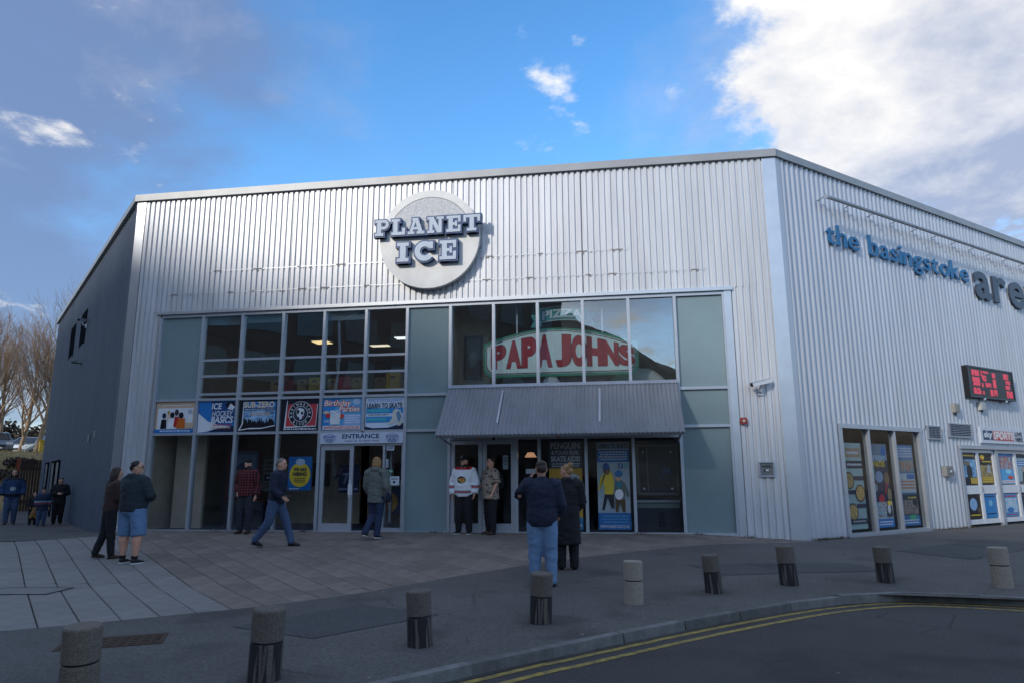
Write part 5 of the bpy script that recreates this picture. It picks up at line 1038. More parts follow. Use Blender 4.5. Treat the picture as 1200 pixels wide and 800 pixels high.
# ------------------------------------------------------------------ far left: bank, trees, cars, fence
vd = Vector((-0.69, 0.724, 0)).normalized(); vp = Vector((0.724, 0.69, 0)).normalized()
def bp_(D, s): return Vector((cam_loc.x, cam_loc.y, 0)) + vd * D + vp * s
def bank_z(D, s): return -0.09 + 2.95 * sm(39.5, 49, D) + 0.10 * mnoise.noise(Vector((D * 0.5, s * 0.5, 0))) * sm(39.5, 41, D) + 2.6 * sm(62, 110, D)
def bank_mat():
    m = mat('winter_grass', srgb(158, 136, 92), 0.95, col2=srgb(110, 100, 62), vscale=0.9, bump=0.6, bscale=9); return m
mb = MB(); Ds = rng(39, 60, 0.5) + [64, 70, 80, 100, 140]; Ss = rng(-60, -8, 3) + rng(-6, 9, 0.5) + [12, 18, 26]
for D in Ds:
    for s_ in Ss: p = bp_(D, s_); mb.v.append((p.x, p.y, bank_z(D, s_)))
for i in range(len(Ds) - 1):
    for j in range(len(Ss) - 1): a = i * len(Ss) + j; mb.f.append((a, a + 1, a + len(Ss) + 1, a + len(Ss))); mb.mi.append(0)
mb.smooth = True; mb.build('bank', bank_mat(), kind='structure')
def sxy(px, D): return bp_(D, (px - 31) / 816.0 * D * 1.22)
# rough grass and brambles on the bank
mb = MB(); rr = random.Random(11)
for i in range(5200):
    D = rr.uniform(39.6, 52); s_ = rr.uniform(-5, 5); p = bp_(D, s_); z = bank_z(D, s_); h = rr.uniform(.06, .22); a = rr.uniform(0, PI); w = 0.02
    dx, dy = math.cos(a) * w, math.sin(a) * w; lx, ly = rr.uniform(-.1, .1), rr.uniform(-.1, .1)
    mb.add([(p.x - dx, p.y - dy, z - .02), (p.x + dx, p.y + dy, z - .02), (p.x + lx, p.y + ly, z + h)], [(0, 1, 2)])
mb.build('bank_grass', mat('dry_grass', srgb(168, 144, 98), 0.9, var=0.3, vscale=2), label='rough winter grass growing on the bank', cat='grass', kind='stuff')
def shrub(pos, w, h, m, label, seed, n=700, name='bramble', leaf=0.07):
    rr = random.Random(seed); o = empty(name, Matrix.Translation(pos), label, 'shrub'); st = MB()
    for i in range(16):
        a = rr.uniform(0, 2 * PI); x, y = math.cos(a) * w * .45, math.sin(a) * w * .3; st.tube([(0, 0, -0.1), (x * .5, y * .5, h * .6), (x, y, h * rr.uniform(.5, .95))], [.02, .014, .005], 5)
    st.build('stems', mat('stem_bark', srgb(60, 48, 38), 0.9), o); lv = MB()
    for i in range(n):
        u = Vector((rr.gauss(0, 1), rr.gauss(0, 1), rr.gauss(0, 1))).normalized() * rr.random() ** .4; c = Vector((u.x * w / 2, u.y * w / 2, h * .5 + u.z * h * .5 * (0.8 + .3 * math.sin(u.x * 7 + seed))))
        a = Vector((rr.uniform(-1, 1), rr.uniform(-1, 1), rr.uniform(-1, 1))).normalized(); b = a.orthogonal(); l = rr.uniform(.6, 1.3) * leaf
        lv.add([c - a * l, c + b * l * .5, c + a * l, c - b * l * .5], [(0, 1, 2, 3)])
    lv.build('foliage', m, o)
M_evg = mat('dark_evergreen', (0.060, 0.052, 0.036), 0.8, var=0.5, vscale=1.5); M_brm = mat('bramble_leaf', (0.060, 0.045, 0.035), 0.85, var=0.4, vscale=2)
for k, (px, D, w, h, lab) in enumerate(((14, 44, 2.2, .8, 'dark bramble patch in the middle of the bank'), (30, 45.5, 1.6, .6, 'low bramble near the bank top beside the left wall'), (2, 46, 1.8, .7, 'bramble at the left picture edge below the car'))):
    p = sxy(px, D); shrub((p.x, p.y, bank_z(D, 0) - .05), w, h, M_brm, lab, 40 + k)
for k, (px, lab) in enumerate(((-12, 'dark evergreen mass behind cars at the left picture edge'), (14, 'dark evergreen mass behind the silver car'), (40, 'dark evergreen mass behind the second car'), (66, 'dark evergreen mass meeting the corner of the left wall'))):
    p = sxy(px, 66 + (k % 2) * 2); shrub((p.x, p.y, 2.9), 3.4, 2.7 + .5 * (k % 2), M_evg, lab, 60 + k, 2600, 'evergreen_bush', 0.14)
M_bark = mat('bare_bark', srgb(156, 134, 108), 0.9, var=0.3, vscale=6, bump=0.3); M_twig = mat('bare_twig', srgb(138, 114, 92), 0.9, var=0.25, vscale=3)
def bare_tree(pos, ht, seed, label, r0=0.17):
    rr = random.Random(seed); o = empty('bare_tree', Matrix.Translation(pos), label, 'tree', 'bare trees on the bank'); tk, cr = MB(), MB()
    def grow(p, d, L, r, lev):
        n = 4; pts = [p]; rs_ = [r]; q = p.copy(); dd = d.copy()
        for i in range(n):
            dd = (dd + Vector((rr.uniform(-.14, .14), rr.uniform(-.14, .14), 0.07))).normalized(); q = q + dd * (L / n); pts.append(q.copy()); rs_.append(r * (1 - (.55 if lev else .45) * (i + 1) / n))
        (tk if lev < 2 else cr).tube(pts, rs_, 7 if lev == 0 else (5 if lev < 2 else 3), caps=False)
        if lev >= 5: return
        k = (8, 5, 4, 3, 2)[lev]
        for i in range(k):
            t = (0.30 + .7 * (i + rr.random()) / k) if lev == 0 else (0.25 + .75 * (i + rr.random()) / k); idx = min(n - 1, int(t * n)); fr_ = t * n - idx; b = pts[idx] + (pts[idx + 1] - pts[idx]) * fr_
            ax = dd.orthogonal().normalized(); ax.rotate(Matrix.Rotation(rr.uniform(0, 2 * PI), 3, dd)); nd = (dd * 1.0 + ax * rr.uniform(.45, .85)); nd.z += .18; nd.normalize()
            grow(b, nd, L * rr.uniform(.48, .66) * (1.05 - .25 * t if lev == 0 else 1), max(.006, rs_[idx] * .55), lev + 1)
        grow(pts[-1], dd, L * .62, max(.006, rs_[-1] * .85), lev + 1)
    grow(Vector((0, 0, -.2)), Vector((rr.uniform(-.05, .05), rr.uniform(-.05, .05), 1)).normalized(), ht * .50, r0, 0)
    tk.smooth = True; tk.build('trunk', M_bark, o); cr.build('crown', M_twig, o)
for k, (px, D, h, lab) in enumerate(((4, 51, 8.6, 'bare tree with pale trunk before the silver car'), (39, 51.5, 9.6, 'bare tree with lit trunk beside the yellow bin'), (16, 57, 9.2, 'bare tree standing behind the silver car roof'), (-16, 55, 8.8, 'bare tree half cut off by the left picture edge'), (58, 58, 9.6, 'bare tree partly hidden by the left wall corner'), (28, 60, 9.8, 'tall thin bare tree between the two cars'))):
    p = sxy(px, D); bare_tree((p.x, p.y, bank_z(D, 0)), h, 100 + k, lab)
# parked cars up on the bank
M_tyre = mat('tyre', (0.015, 0.015, 0.016), 0.8); M_carglass = mat('car_glass', (0.02, 0.025, 0.03), 0.08, spec=0.8); M_lamp = mat('headlamp', (0.65, 0.68, 0.72), 0.15, spec=0.8)
def car(pos, yaw, paintcol, label, s=1.0):
    o = empty('parked_car', Matrix.Translation(pos) @ Matrix.Rotation(yaw, 4, 'Z'), label, 'car', 'cars parked at the top of the bank')
    pm = mat('car_paint_%d' % int(paintcol[0] * 999), paintcol, 0.3, 0.4, coat=0.5)
    prof = [(-2.1, .30), (-2.15, .62), (-2.05, .88), (-1.1, .98), (-.45, 1.48), (.3, 1.56), (1.5, 1.50), (2.05, 1.0), (2.12, .45), (2.0, .28)]   # front at -y
    mb = MB(); ws = [.80, .86, .86, .84, .66, .66, .66, .80, .86, .82]
    for (y, z), w in zip(prof, ws): mb.v += [(-w, y, z), (w, y, z)]
    n = len(prof)
    mb.f = [tuple(2 * i for i in range(n)), tuple(2 * i + 1 for i in range(n - 1, -1, -1))] + [(2 * i, 2 * ((i + 1) % n), 2 * ((i + 1) % n) + 1, 2 * i + 1)[::-1] for i in range(n)]; mb.mi = [0] * len(mb.f)
    mb.build('body', pm, o)
    g = MB(); g.add([(-.74, -1.06, 1.02), (.74, -1.06, 1.02), (.60, -.50, 1.45), (-.60, -.50, 1.45)], [(0, 1, 2, 3)]); g.v = [(x, y - .02, z + .015) for x, y, z in g.v]; g.build('windscreen', M_carglass, o)
    for sx in (-1, 1):
        q = MB(); q.add([(sx * .80, -.75, 1.05), (sx * .80, 1.6, 1.05), (sx * .685, 1.3, 1.44), (sx * .685, -.35, 1.44)], [(0, 1, 2, 3)]); q.build('side_window', M_carglass, o)
        MB().box(sx * .62 - .18, sx * .62 + .18, -2.15, -2.06, .68, .82).build('headlight', M_lamp, o)
        MB().box(sx * .93 - .09, sx * .93 + .09, -.75, -.66, 1.0, 1.12).build('mirror', pm, o)
        for y in (-1.35, 1.3):
            w = MB(); w.tube([(sx * .72, y, .31), (sx * .88, y, .31)], .31, 16); wo_ = w.build('wheel', M_tyre, o); r_ = MB(); r_.tube([(sx * .885, y, .31), (sx * .895, y, .31)], .19, 12); r_.build('rim', M_steel, wo_)
    MB().box(-.45, .45, -2.17, -2.12, .52, .66).build('grille', M_black, o); MB().box(-.26, .26, -2.19, -2.172, .40, .51).build('number_plate', paint(WHITE), o); MB().box(-.80, .80, -2.165, -2.1, .30, .40).build('bumper', M_black, o)
ang = math.atan2(-vd.y, -vd.x) + PI / 2
p = sxy(13, 57); car((p.x, p.y, bank_z(57, 0)), ang + .08, srgb(120, 134, 152), 'silver blue car facing the camera at the top of the bank')
p = sxy(36, 62); car((p.x, p.y, bank_z(62, 0)), ang - .5, srgb(170, 180, 192), 'pale car half hidden behind a tree trunk on the bank')
p = sxy(60, 57); car((p.x, p.y, bank_z(57, 0)), ang + .5, srgb(60, 84, 110), 'blue car showing beside the wall corner')
p = sxy(45, 50.0); gb = empty('grit_bin', Matrix.Translation((p.x, p.y, bank_z(51, 0))) @ Matrix.Rotation(ang, 4, 'Z'), 'yellow grit bin at the top of the bank by the wall corner', 'bin')
M_grit = mat('grit_yellow', srgb(214, 178, 60), 0.6, var=0.1)
MB().prism([(-.26, -.25), (.26, -.25), (.30, .3), (-.30, .3)], 0, .72).build('body', M_grit, gb); MB().box(-.33, .33, -.3, .34, .72, .80).build('lid', M_grit, gb); MB().box(-.1, .1, -.31, -.30, .5, .56).build('handle', M_black, gb)
# timber gate at the foot of the bank
gt = empty('timber_gate', None, 'dark brown timber gate at the far end of the left wall', 'gate')
M_tim = mat('dark_timber', srgb(58, 40, 32), 0.85, var=0.25, vscale=5, rnd=0.2); M_tim2 = mat('orange_timber', srgb(140, 66, 40), 0.8, var=0.2)
g0, g1 = sxy(31, 38.6), sxy(52, 38.4); gd = (g1 - g0); nb = 11
Rg = Matrix((gd.normalized(), Vector((-gd.y, gd.x, 0)).normalized(), Vector((0, 0, 1)))).transposed().to_4x4()
for i in range(nb):
    L = gd.length; MB().box(L * i / nb + .008, L * (i + 1) / nb - .008, -.012, .012, 0, 2.25).build('plank', M_tim, gt, Matrix.Translation((g0.x, g0.y, -0.06)) @ Rg)
for z in (.35, 1.8): MB().box(0, gd.length, .013, .05, z, z + .12).build('rail', M_tim, gt, Matrix.Translation((g0.x, g0.y, -0.06)) @ Rg)
MB().box(-.16, -.02, -.07, .07, 0, 2.3).build('post', M_tim2, gt, Matrix.Translation((g0.x, g0.y, -0.06)) @ Rg)
kb = MB()
for i in range(6):
    p = bp_(38.9, -6 + i * 0.95 - 1.0); link('kerb_stone', kme, kerb, Matrix.Translation((p.x, p.y, -0.0)) @ Matrix((vp, vd, Vector((0, 0, 1)))).transposed().to_4x4())
# street lamp whose head just enters the picture
def street_lamp():
    hd = Vector((3.42, -7.56, 7.15)); o = empty('street_lamp', Matrix.Translation((2.0, -8.7, gz(2.0, -8.7))), 'dark street lamp head just entering at the upper left edge', 'lamp')
    b = hd - Vector((2.0, -8.7, gz(2.0, -8.7)))
    m = MB(); m.tube([(0, 0, 0), (0, 0, 1.2), (0, 0, 1.25), (0, 0, b.z)], [.09, .09, .06, .05], 10); m.build('pole', M_steel, o)
    m = MB(); m.tube([(0, 0, b.z - .1), (b.x * .5, b.y * .5, b.z + .02), (b.x * .8, b.y * .8, b.z + .02)], .03, 6); m.build('arm', M_steel, o)
    m = MB(); m.tube([(b.x * .72, b.y * .72, b.z + .02), (b.x * .8, b.y * .8, b.z), (b.x, b.y, b.z - .02), (b.x * 1.02, b.y * 1.02, b.z - .02)], [.05, .11, .12, .08], 10, ry=[.04, .06, .06, .04]); m.build('lamp_head', M_black, o)
street_lamp()
# office block behind the viewer (seen mirrored in the glass), and the wooded hill beyond it
o1, o2 = Vector((7, -50, 0)), Vector((-34, -4, 0)); od = (o1 - o2); oL = od.length; ox = od.normalized(); oo = Vector((-ox.y, ox.x, 0))
if oo.y < 0: oo = -oo
ob = empty('office_block', Matrix(((-ox.x, 0, oo.x, o1.x), (-ox.y, 0, oo.y, o1.y), (0, 1, 0, -0.3), (0, 0, 0, 1))), 'dark brick office block mirrored in the upper window glass', 'building')
M_off = mat('dark_brick', srgb(92, 78, 72), 0.85, var=0.15, vscale=1.0); OH = 21.0
MB().box(0, oL, 0, OH, -14, 0).build('wall', M_off, ob); MB().box(-.3, oL + .3, OH, OH + .5, -14.3, .3).build('parapet', M_cope, ob)
for fl in range(6):
    for i in range(16):
        a = 1.2 + i * (oL - 2) / 16; w_ = MB().box(a, a + 2.6, 1.2 + fl * 3.5, 3.2 + fl * 3.5, 0.001, .05).build('window', M_carglass, ob)
mb = MB(); hx = rng(-150, 190, 5); hy = rng(-260, -76, 6)
for y in hy:
    for x in hx: mb.v.append((x, y, -0.5 + (min(27, max(13, 26 - 0.55 * (x - 7))) + 1.2 * math.sin(x * .05 + 1) + 3.2 * mnoise.noise(Vector((x * .16, y * .12, 3))) + 1.5 * mnoise.noise(Vector((x * .5, y * .4, 8)))) * sm(77, 96, -y)))
for j in range(len(hy) - 1):
    for i in range(len(hx) - 1): a = j * len(hx) + i; mb.f.append((a, a + 1, a + len(hx) + 1, a + len(hx))); mb.mi.append(0)
mb.build('hill', mat('wooded_hill', srgb(136, 120, 100), 0.95, var=0.35, vscale=0.3), kind='structure')
mb = MB(); hx = rng(80, 200, 6); hy = rng(-70, 170, 6)
for y in hy:
    for x in hx: mb.v.append((x, y, -0.5 + (11 + 3 * mnoise.noise(Vector((x * .12, y * .14, 5))) + 1.5 * mnoise.noise(Vector((x * .5, y * .5, 9)))) * sm(82, 100, x)))
for j in range(len(hy) - 1):
    for i in range(len(hx) - 1): a = j * len(hx) + i; mb.f.append((a, a + 1, a + len(hx) + 1, a + len(hx))); mb.mi.append(0)
mb.build('wooded_ridge', mat('wooded_hill', srgb(136, 120, 100)), kind='structure')

# ------------------------------------------------------------------ people
def blob(mb, name, m, parent, voxel, smooth=4, M=None):
    """overlapping closed shapes, fused into one continuous surface by finish_blobs()"""
    o = link(name, mb.mesh(name, m), parent, M)
    r = o.modifiers.new('fuse', 'REMESH'); r.mode = 'VOXEL'; r.voxel_size = voxel; r.use_smooth_shade = True
    s = o.modifiers.new('smooth', 'SMOOTH'); s.factor = 0.5; s.iterations = smooth
    BLOBS.append((o, m)); return o
BLOBS, DECALS = [], []
def finish_blobs():
    dg = bpy.context.evaluated_depsgraph_get(); dg.update()
    new = [bpy.data.meshes.new_from_object(o.evaluated_get(dg)) for o, m in BLOBS]
    for (o, m), me in zip(BLOBS, new):
        o.modifiers.clear(); o.data = me; me.name = o.name; me.materials.clear(); me.materials.append(m)
        me.polygons.foreach_set('use_smooth', [True] * len(me.polygons))
    for o, m in BLOBS:
        k = o.name.split('.')[0]; amp = {'jacket': .0055, 'trousers': .0045, 'shorts': .005, 'hair': .0035, 'beard': .003, 'bag_body': .01}.get(k)
        if not amp: continue
        off = Vector((sum(map(ord, o.name)) % 97, 3.1, 7.7)); me = o.data; ns = [v.normal.copy() for v in me.vertices]
        for v, nn in zip(me.vertices, ns):
            c = v.co
            if k in ('hair', 'beard'): f = mnoise.noise(Vector((c.x * 150, c.y * 150, c.z * 40)) + off)
            else: f = mnoise.noise(Vector((c.x * 14 + c.z * 12, c.y * 14, c.z * 30 - c.x * 8)) + off) + .6 * mnoise.noise(Vector((c.x * 40, c.y * 40, c.z * 46)) + off)
            v.co = c + nn * (amp * f)
        me.update()
    for d in DECALS: project_decal(*d)
M_skin = mat('skin', srgb(206, 154, 130), 0.55, var=0.08, vscale=12)
def cloth(name, col, var=0.12, vscale=8, bump=0.35, bscale=9, rough=0.85): return mat(name, col, rough, var=var, vscale=vscale, bump=bump, bscale=bscale)
M_hair_br = mat('brown_hair', srgb(58, 42, 32), 0.6, var=0.3, vscale=30, bump=0.4, bscale=60); M_hair_bl = mat('blonde_hair', srgb(150, 116, 74), 0.6, var=0.3, vscale=30, bump=0.4, bscale=60); M_hair_gr = mat('grey_hair', srgb(110, 100, 92), 0.6, var=0.3, vscale=30, bump=0.4, bscale=60); M_hair_dk = mat('dark_hair', srgb(30, 24, 22), 0.6, var=0.3, vscale=30, bump=0.4, bscale=60)
M_denim = cloth('blue_denim', srgb(64, 82, 112), 0.2, 6); M_denim_l = cloth('light_denim', srgb(104, 132, 164), 0.18, 6); M_denim_d = cloth('dark_denim', srgb(34, 48, 76), 0.2, 6)
M_blackc = cloth('black_cloth', srgb(22, 22, 28)); M_navyc = cloth('navy_cloth', srgb(26, 34, 56)); M_greenc = cloth('dark_slate_cloth', srgb(34, 46, 54)); M_parka = cloth('grey_parka', srgb(96, 102, 98), 0.15); M_brownc = cloth('brown_cloth', srgb(60, 42, 38))
M_sole = mat('white_sole', srgb(214, 214, 214), 0.6); M_shoe = mat('black_shoe', srgb(20, 20, 24), 0.5); M_shoe_b = mat('brown_shoe', srgb(70, 48, 36), 0.6)

def pattern_mat(name, kind, **k):
    m = bpy.data.materials.new(name); m.use_nodes = True; t = m.node_tree; b = t.nodes['Principled BSDF']; b.inputs['Roughness'].default_value = 0.85
    tcn = t.nodes.new('ShaderNodeTexCoord'); out = None
    def mixc(f, a, bb):
        n = t.nodes.new('ShaderNodeMix'); n.data_type = 'RGBA'
        t.links.new(f, n.inputs[0])
        for i, v in ((6, a), (7, bb)):
            if isinstance(v, tuple): n.inputs[i].default_value = (*v, 1)
            else: t.links.new(v, n.inputs[i])
        return n.outputs[2]
    def mth(op, a, bb):
        n = t.nodes.new('ShaderNodeMath'); n.operation = op
        for i, v in enumerate((a, bb)):
            if isinstance(v, (int, float)): n.inputs[i].default_value = v
            elif v is not None: t.links.new(v, n.inputs[i])
        return n.outputs[0]
    sp = t.nodes.new('ShaderNodeSeparateXYZ'); t.links.new(tcn.outputs['Object'], sp.inputs[0])
    if kind == 'check':
        s = k['size']; f1 = mth('LESS_THAN', mth('FRACT', mth('DIVIDE', sp.outputs[0], s), None), 0.5); f2 = mth('LESS_THAN', mth('FRACT', mth('DIVIDE', sp.outputs[2], s), None), 0.5)
        out = mixc(f1, mixc(f2, k['a'], k['b']), mixc(f2, k['b'], k['c']))
    elif kind == 'spots':
        v = t.nodes.new('ShaderNodeTexVoronoi'); v.inputs['Scale'].default_value = 26; n = t.nodes.new('ShaderNodeTexNoise'); n.inputs['Scale'].default_value = 18
        t.links.new(tcn.outputs['Object'], v.inputs['Vector']); t.links.new(tcn.outputs['Object'], n.inputs['Vector'])
        f = mth('LESS_THAN', mth('ADD', v.outputs['Distance'], mth('MULTIPLY', n.outputs[0], 0.3)), 0.52); out = mixc(f, k['a'], k['b'])
    elif kind == 'bands':     # (z0, z1, colour, only_sleeves 1 / only_body 0 / both None)
        out = None; ab = mth('ABSOLUTE', sp.outputs[0], None); cur = k['base']
        for z0, z1, col, sl in k['bands']:
            f = mth('MULTIPLY', mth('GREATER_THAN', sp.outputs[2], z0), mth('LESS_THAN', sp.outputs[2], z1))
            if sl == 1: f = mth('MULTIPLY', f, mth('GREATER_THAN', ab, k['xs']))
            if sl == 0: f = mth('MULTIPLY', f, mth('LESS_THAN', ab, k['xs']))
            cur = mixc(f, cur, col)
        out = cur
    t.links.new(out, b.inputs['Base Color'])
    n = t.nodes.new('ShaderNodeTexNoise'); n.inputs['Scale'].default_value = 9; n.inputs['Detail'].default_value = 5; t.links.new(tcn.outputs['Object'], n.inputs['Vector'])
    bp = t.nodes.new('ShaderNodeBump'); bp.inputs['Strength'].default_value = 0.35; bp.inputs['Distance'].default_value = 0.02; t.links.new(n.outputs[0], bp.inputs['Height']); t.links.new(bp.outputs[0], b.inputs['Normal'])
    return m

DEF = dict(hipR=(.055, 0, .515), hipL=(-.055, 0, .515), kneeR=(.06, .012, .285), kneeL=(-.06, .012, .285), ankR=(.062, -.005, .045), ankL=(-.062, -.005, .045),
           shR=(.108, -.005, .80), shL=(-.108, -.005, .80), elR=(.145, -.02, .635), elL=(-.145, -.02, .635), wrR=(.150, .035, .495), wrL=(-.150, .035, .495))
def person(label, x, y, face, h, top, bottom, pose=None, fat=1.0, belly=0.0, head_yaw=0, head_pitch=0, lean=0.0, hem=.50, sleeve='long', legs='long', thick=1.0, coat_flare=0.0,
           hair=None, style='short', hat=None, beard=None, shoes=None, sole=None, hood=None, collar=None, toe=(8, -8), glasses=False, z=None, socks=None, skinless_hands=None):
    J = dict(DEF); J.update(pose or {}); J = {k: Vector(v) for k, v in J.items()}
    o = empty('person', Matrix.Translation((x, y, gz(x, y) if z is None else z)) @ Matrix.Rotation(rad(face), 4, 'Z') @ Matrix.Scale(h, 4), label, 'person')
    V = lambda a: Vector(a)
    ly = lambda zz: lean * max(0, zz - .52)                     # forward lean of the trunk
    for k in ('shR', 'shL', 'elR', 'elL', 'wrR', 'wrL'):
        if k in (pose or {}): continue
        J[k] = J[k] + V((0, ly(J['shR'].z) if k[:2] == 'sh' else ly(.80), 0))
    TOR = [(.47, .070, .055, 0), (.51, .088, .064, 0), (.56, .090, .064, .2), (.62, .083, .060, .8), (.68, .086, .062, .6), (.74, .096, .065, .1), (.785, .100, .058, 0), (.815, .080, .048, 0), (.838, .048, .040, 0)]
    def torso(mb, g, z0, z1, n=18, flare=0.0):
        pts, rx, ry = [], [], []
        rows = [r for r in TOR if z0 + .015 < r[0] < z1 + .001]
        def at_(zz):
            for a, b in zip(TOR, TOR[1:]):
                if a[0] <= zz <= b[0]: t = (zz - a[0]) / (b[0] - a[0]); return tuple(a[i] + (b[i] - a[i]) * t for i in range(4))
            return (zz,) + (TOR[0] if zz < TOR[0][0] else TOR[-1])[1:]
        first = at_(z0); rows = [(z0,) + tuple(first[1:])] + rows
        if z0 < .47:
            rows = [(z0, .092, .068, 0), ((z0 + .5) / 2, .094, .068, 0)] + [r for r in TOR if r[0] > .5]
        for zz, a, b, bl in rows:
            fl = 1 + flare * max(0, (.6 - zz)) * 3
            pts.append(V((0, ly(zz) + belly * bl * .6, zz))); rx.append((a * fat + g + belly * bl * .4) * fl); ry.append((b * fat + g + belly * bl) * fl)
        mb.tube(pts, rx, n, side=(1, 0, 0), ry=ry)
    hc = V((0, ly(.86) + .008, .925)); HR = Matrix.Rotation(rad(head_yaw), 3, 'Z') @ Matrix.Rotation(rad(head_pitch), 3, 'X'); piv = V((0, ly(.86), .872))
    hp = lambda a: piv + HR @ (V(a) - V((0, 0, .872)))
    HEAD = [(.862, .012, .014, .026), (.874, .026, .032, .018), (.895, .038, .047, .008), (.918, .043, .054, .003), (.942, .045, .058, 0), (.965, .043, .056, -.003), (.985, .033, .043, -.005), (.996, .018, .024, -.006), (1.0, .004, .006, -.006)]
    def head(mb, g=0.0, z0=0.0, back=0.0):
        rows = [r for r in HEAD if r[0] >= z0]
        mb.tube([hp((0, r[3] - back, r[0])) for r in rows], [r[1] + g for r in rows], 16, side=HR @ V((1, 0, 0)), ry=[r[2] + g for r in rows])
    # --- body: one continuous figure
    b = MB(); head(b); torso(b, 0, .49, .80)
    b.tube([V((0, ly(.82) - .004, .81)), V((0, ly(.85), .85)), hp((0, .0, .895))], [.036, .031, .033], 12, side=(1, 0, 0))
    b.tube([hp((0, .050, .945)), hp((0, .064, .922)), hp((0, .056, .912))], [.006, .0115, .008], 8)                 # nose
    b.tube([hp((0, .046, .893)), hp((0, .054, .889)), hp((0, .048, .884))], [.010, .014, .010], 8)                  # mouth
    for s in (-1, 1): b.ell(hp((s * .046, -.004, .928)), .007, .012, .017, 8, 6)                                    # ears
    for sd_ in 'RL':
        s = 1 if sd_ == 'R' else -1; S_, E_, Wr = J['sh' + sd_], J['el' + sd_], J['wr' + sd_]
        b.tube([S_ + V((-s * .03, 0, .01)), S_, S_.lerp(E_, .5), E_, E_.lerp(Wr, .3), Wr], [.036, .034, .029, .023, .024, .0155], 10)
        f = (Wr - E_).normalized(); across = f.cross(V((s, 0, .2))).normalized(); nrm = across.cross(f).normalized()
        pc = Wr + f * .030
        b.tube([Wr, Wr + f * .012, Wr + f * .04, Wr + f * .052], [.013, .020, .024, .020], 8, side=across, ry=[.011, .011, .011, .009])
        inward = V((-s, 0, 0)) - f * f.dot(V((-s, 0, 0))); inward = inward.normalized() if inward.length > .01 else nrm
        for q, (off, L) in enumerate(((-.0165, .036), (-.0055, .042), (.0055, .040), (.0165, .031))):
            r0 = Wr + f * .048 + across * off; r1 = r0 + f * L * .5 + inward * .004; r2 = r1 + (f * .7 + inward * .7).normalized() * L * .5
            b.tube([r0 - f * .01, r0, r1, r2], [.0055, .0055, .005, .0042], 7)
        t0 = Wr + f * .014 + across * -.016; t1 = t0 + (f * .6 - across * .8).normalized() * .018; t2 = t1 + (f * .9 + inward * .3).normalized() * .020
        b.tube([t0, t1, t2], [.0075, .0065, .005], 7)
        Hh, K, A_ = J['hip' + sd_], J['knee' + sd_], J['ank' + sd_]
        b.tube([Hh + V((0, 0, .01)), Hh.lerp(K, .35), K + V((0, 0, .02)), K.lerp(A_, .28) + V((0, -.008, 0)), K.lerp(A_, .7), A_], [.050 * fat, .047 * fat, .032 * fat, .033 * fat, .024 * fat, .020], 12)
        b.tube([A_ + V((0, 0, .01)), A_ + V((0, .01, -.02))], [.020, .024], 8)
    body = blob(b, 'body', M_skin, o, .006, 2)
    for s in (-1, 1): MB().ell(hp((s * .018, .0515, .937)), .0062, .004, .0042, 8, 6).build('eye', M_black, o)
    for s in (-1, 1): MB().tube([hp((s * .009, .056, .950)), hp((s * .020, .0545, .953)), hp((s * .030, .048, .949))], [.0025, .0035, .002], 6).build('eyebrow', hair or M_hair_dk, o)
    # --- trousers
    t_ = MB(); g = .007 * thick
    t_.tube([V((0, 0, .455)), V((0, 0, .49)), V((0, 0, .53)), V((0, ly(.58), .575))], [.075 * fat, .088 * fat + g, .086 * fat + g, .078 * fat], 16, side=(1, 0, 0), ry=[.05 * fat, .064 * fat + g, .060 * fat + g, .050 * fat])
    for sd_ in 'RL':
        Hh, K, A_ = J['hip' + sd_], J['knee' + sd_], J['ank' + sd_]
        if legs == 'long': t_.tube([Hh + V((0, 0, .015)), Hh.lerp(K, .4), K, K.lerp(A_, .45), A_ + V((0, 0, .005)), A_ + V((0, .004, -.018))], [.053 * fat + g, .050 * fat + g, .039 * fat + g, .034 * fat + g, .030 + g, .031 + g], 14)
        else: t_.tube([Hh + V((0, 0, .015)), Hh.lerp(K, .4), Hh.lerp(K, .85), Hh.lerp(K, 1.08)], [.052 * fat + g, .049 * fat + g, .0435 * fat + g, .0435 * fat + g], 14)
    blob(t_, 'trousers' if legs == 'long' else 'shorts', bottom, o, .010)
    # --- jacket
    j = MB(); g = .013 * thick + .004; torso(j, g, hem, .835, flare=coat_flare); j.ell((0, ly(.82) - .004, .822), .090 * fat, .052 * fat, .034, 16, 9)
    for sd_ in 'RL':
        s = 1 if sd_ == 'R' else -1; S_, E_, Wr = J['sh' + sd_], J['el' + sd_], J['wr' + sd_]; f = (Wr - E_).normalized()
        if sleeve == 'long': j.tube([S_ + V((-s * .045, 0, .012)), S_ + V((s * .004, 0, 0)), S_.lerp(E_, .5), E_, E_.lerp(Wr, .5), Wr - f * .004], [.042 + g, .040 + g, .034 + g, .030 + g, .027 + g, .022 + g], 12)
        else: j.tube([S_ + V((-s * .045, 0, .012)), S_ + V((s * .004, 0, 0)), S_.lerp(E_, .5), S_.lerp(E_, .95)], [.042 + g, .040 + g, .038 + g, .040 + g], 12)
    if collar is not None: j.tube([V((0, ly(.83) - .004, .82)), V((0, ly(.86) - .002, .86)), V((0, ly(.87) - .002, .872))], [.052, .045, .042], 14, side=(1, 0, 0))
    if hood: j.tube([V((-.055, ly(.83) - .02, .835)), V((-.03, ly(.85) - .055, .85)), V((.03, ly(.85) - .055, .85)), V((.055, ly(.83) - .02, .835))], [.022, .032, .032, .022], 10)
    jk = blob(j, 'jacket', top, o, .009, 4)
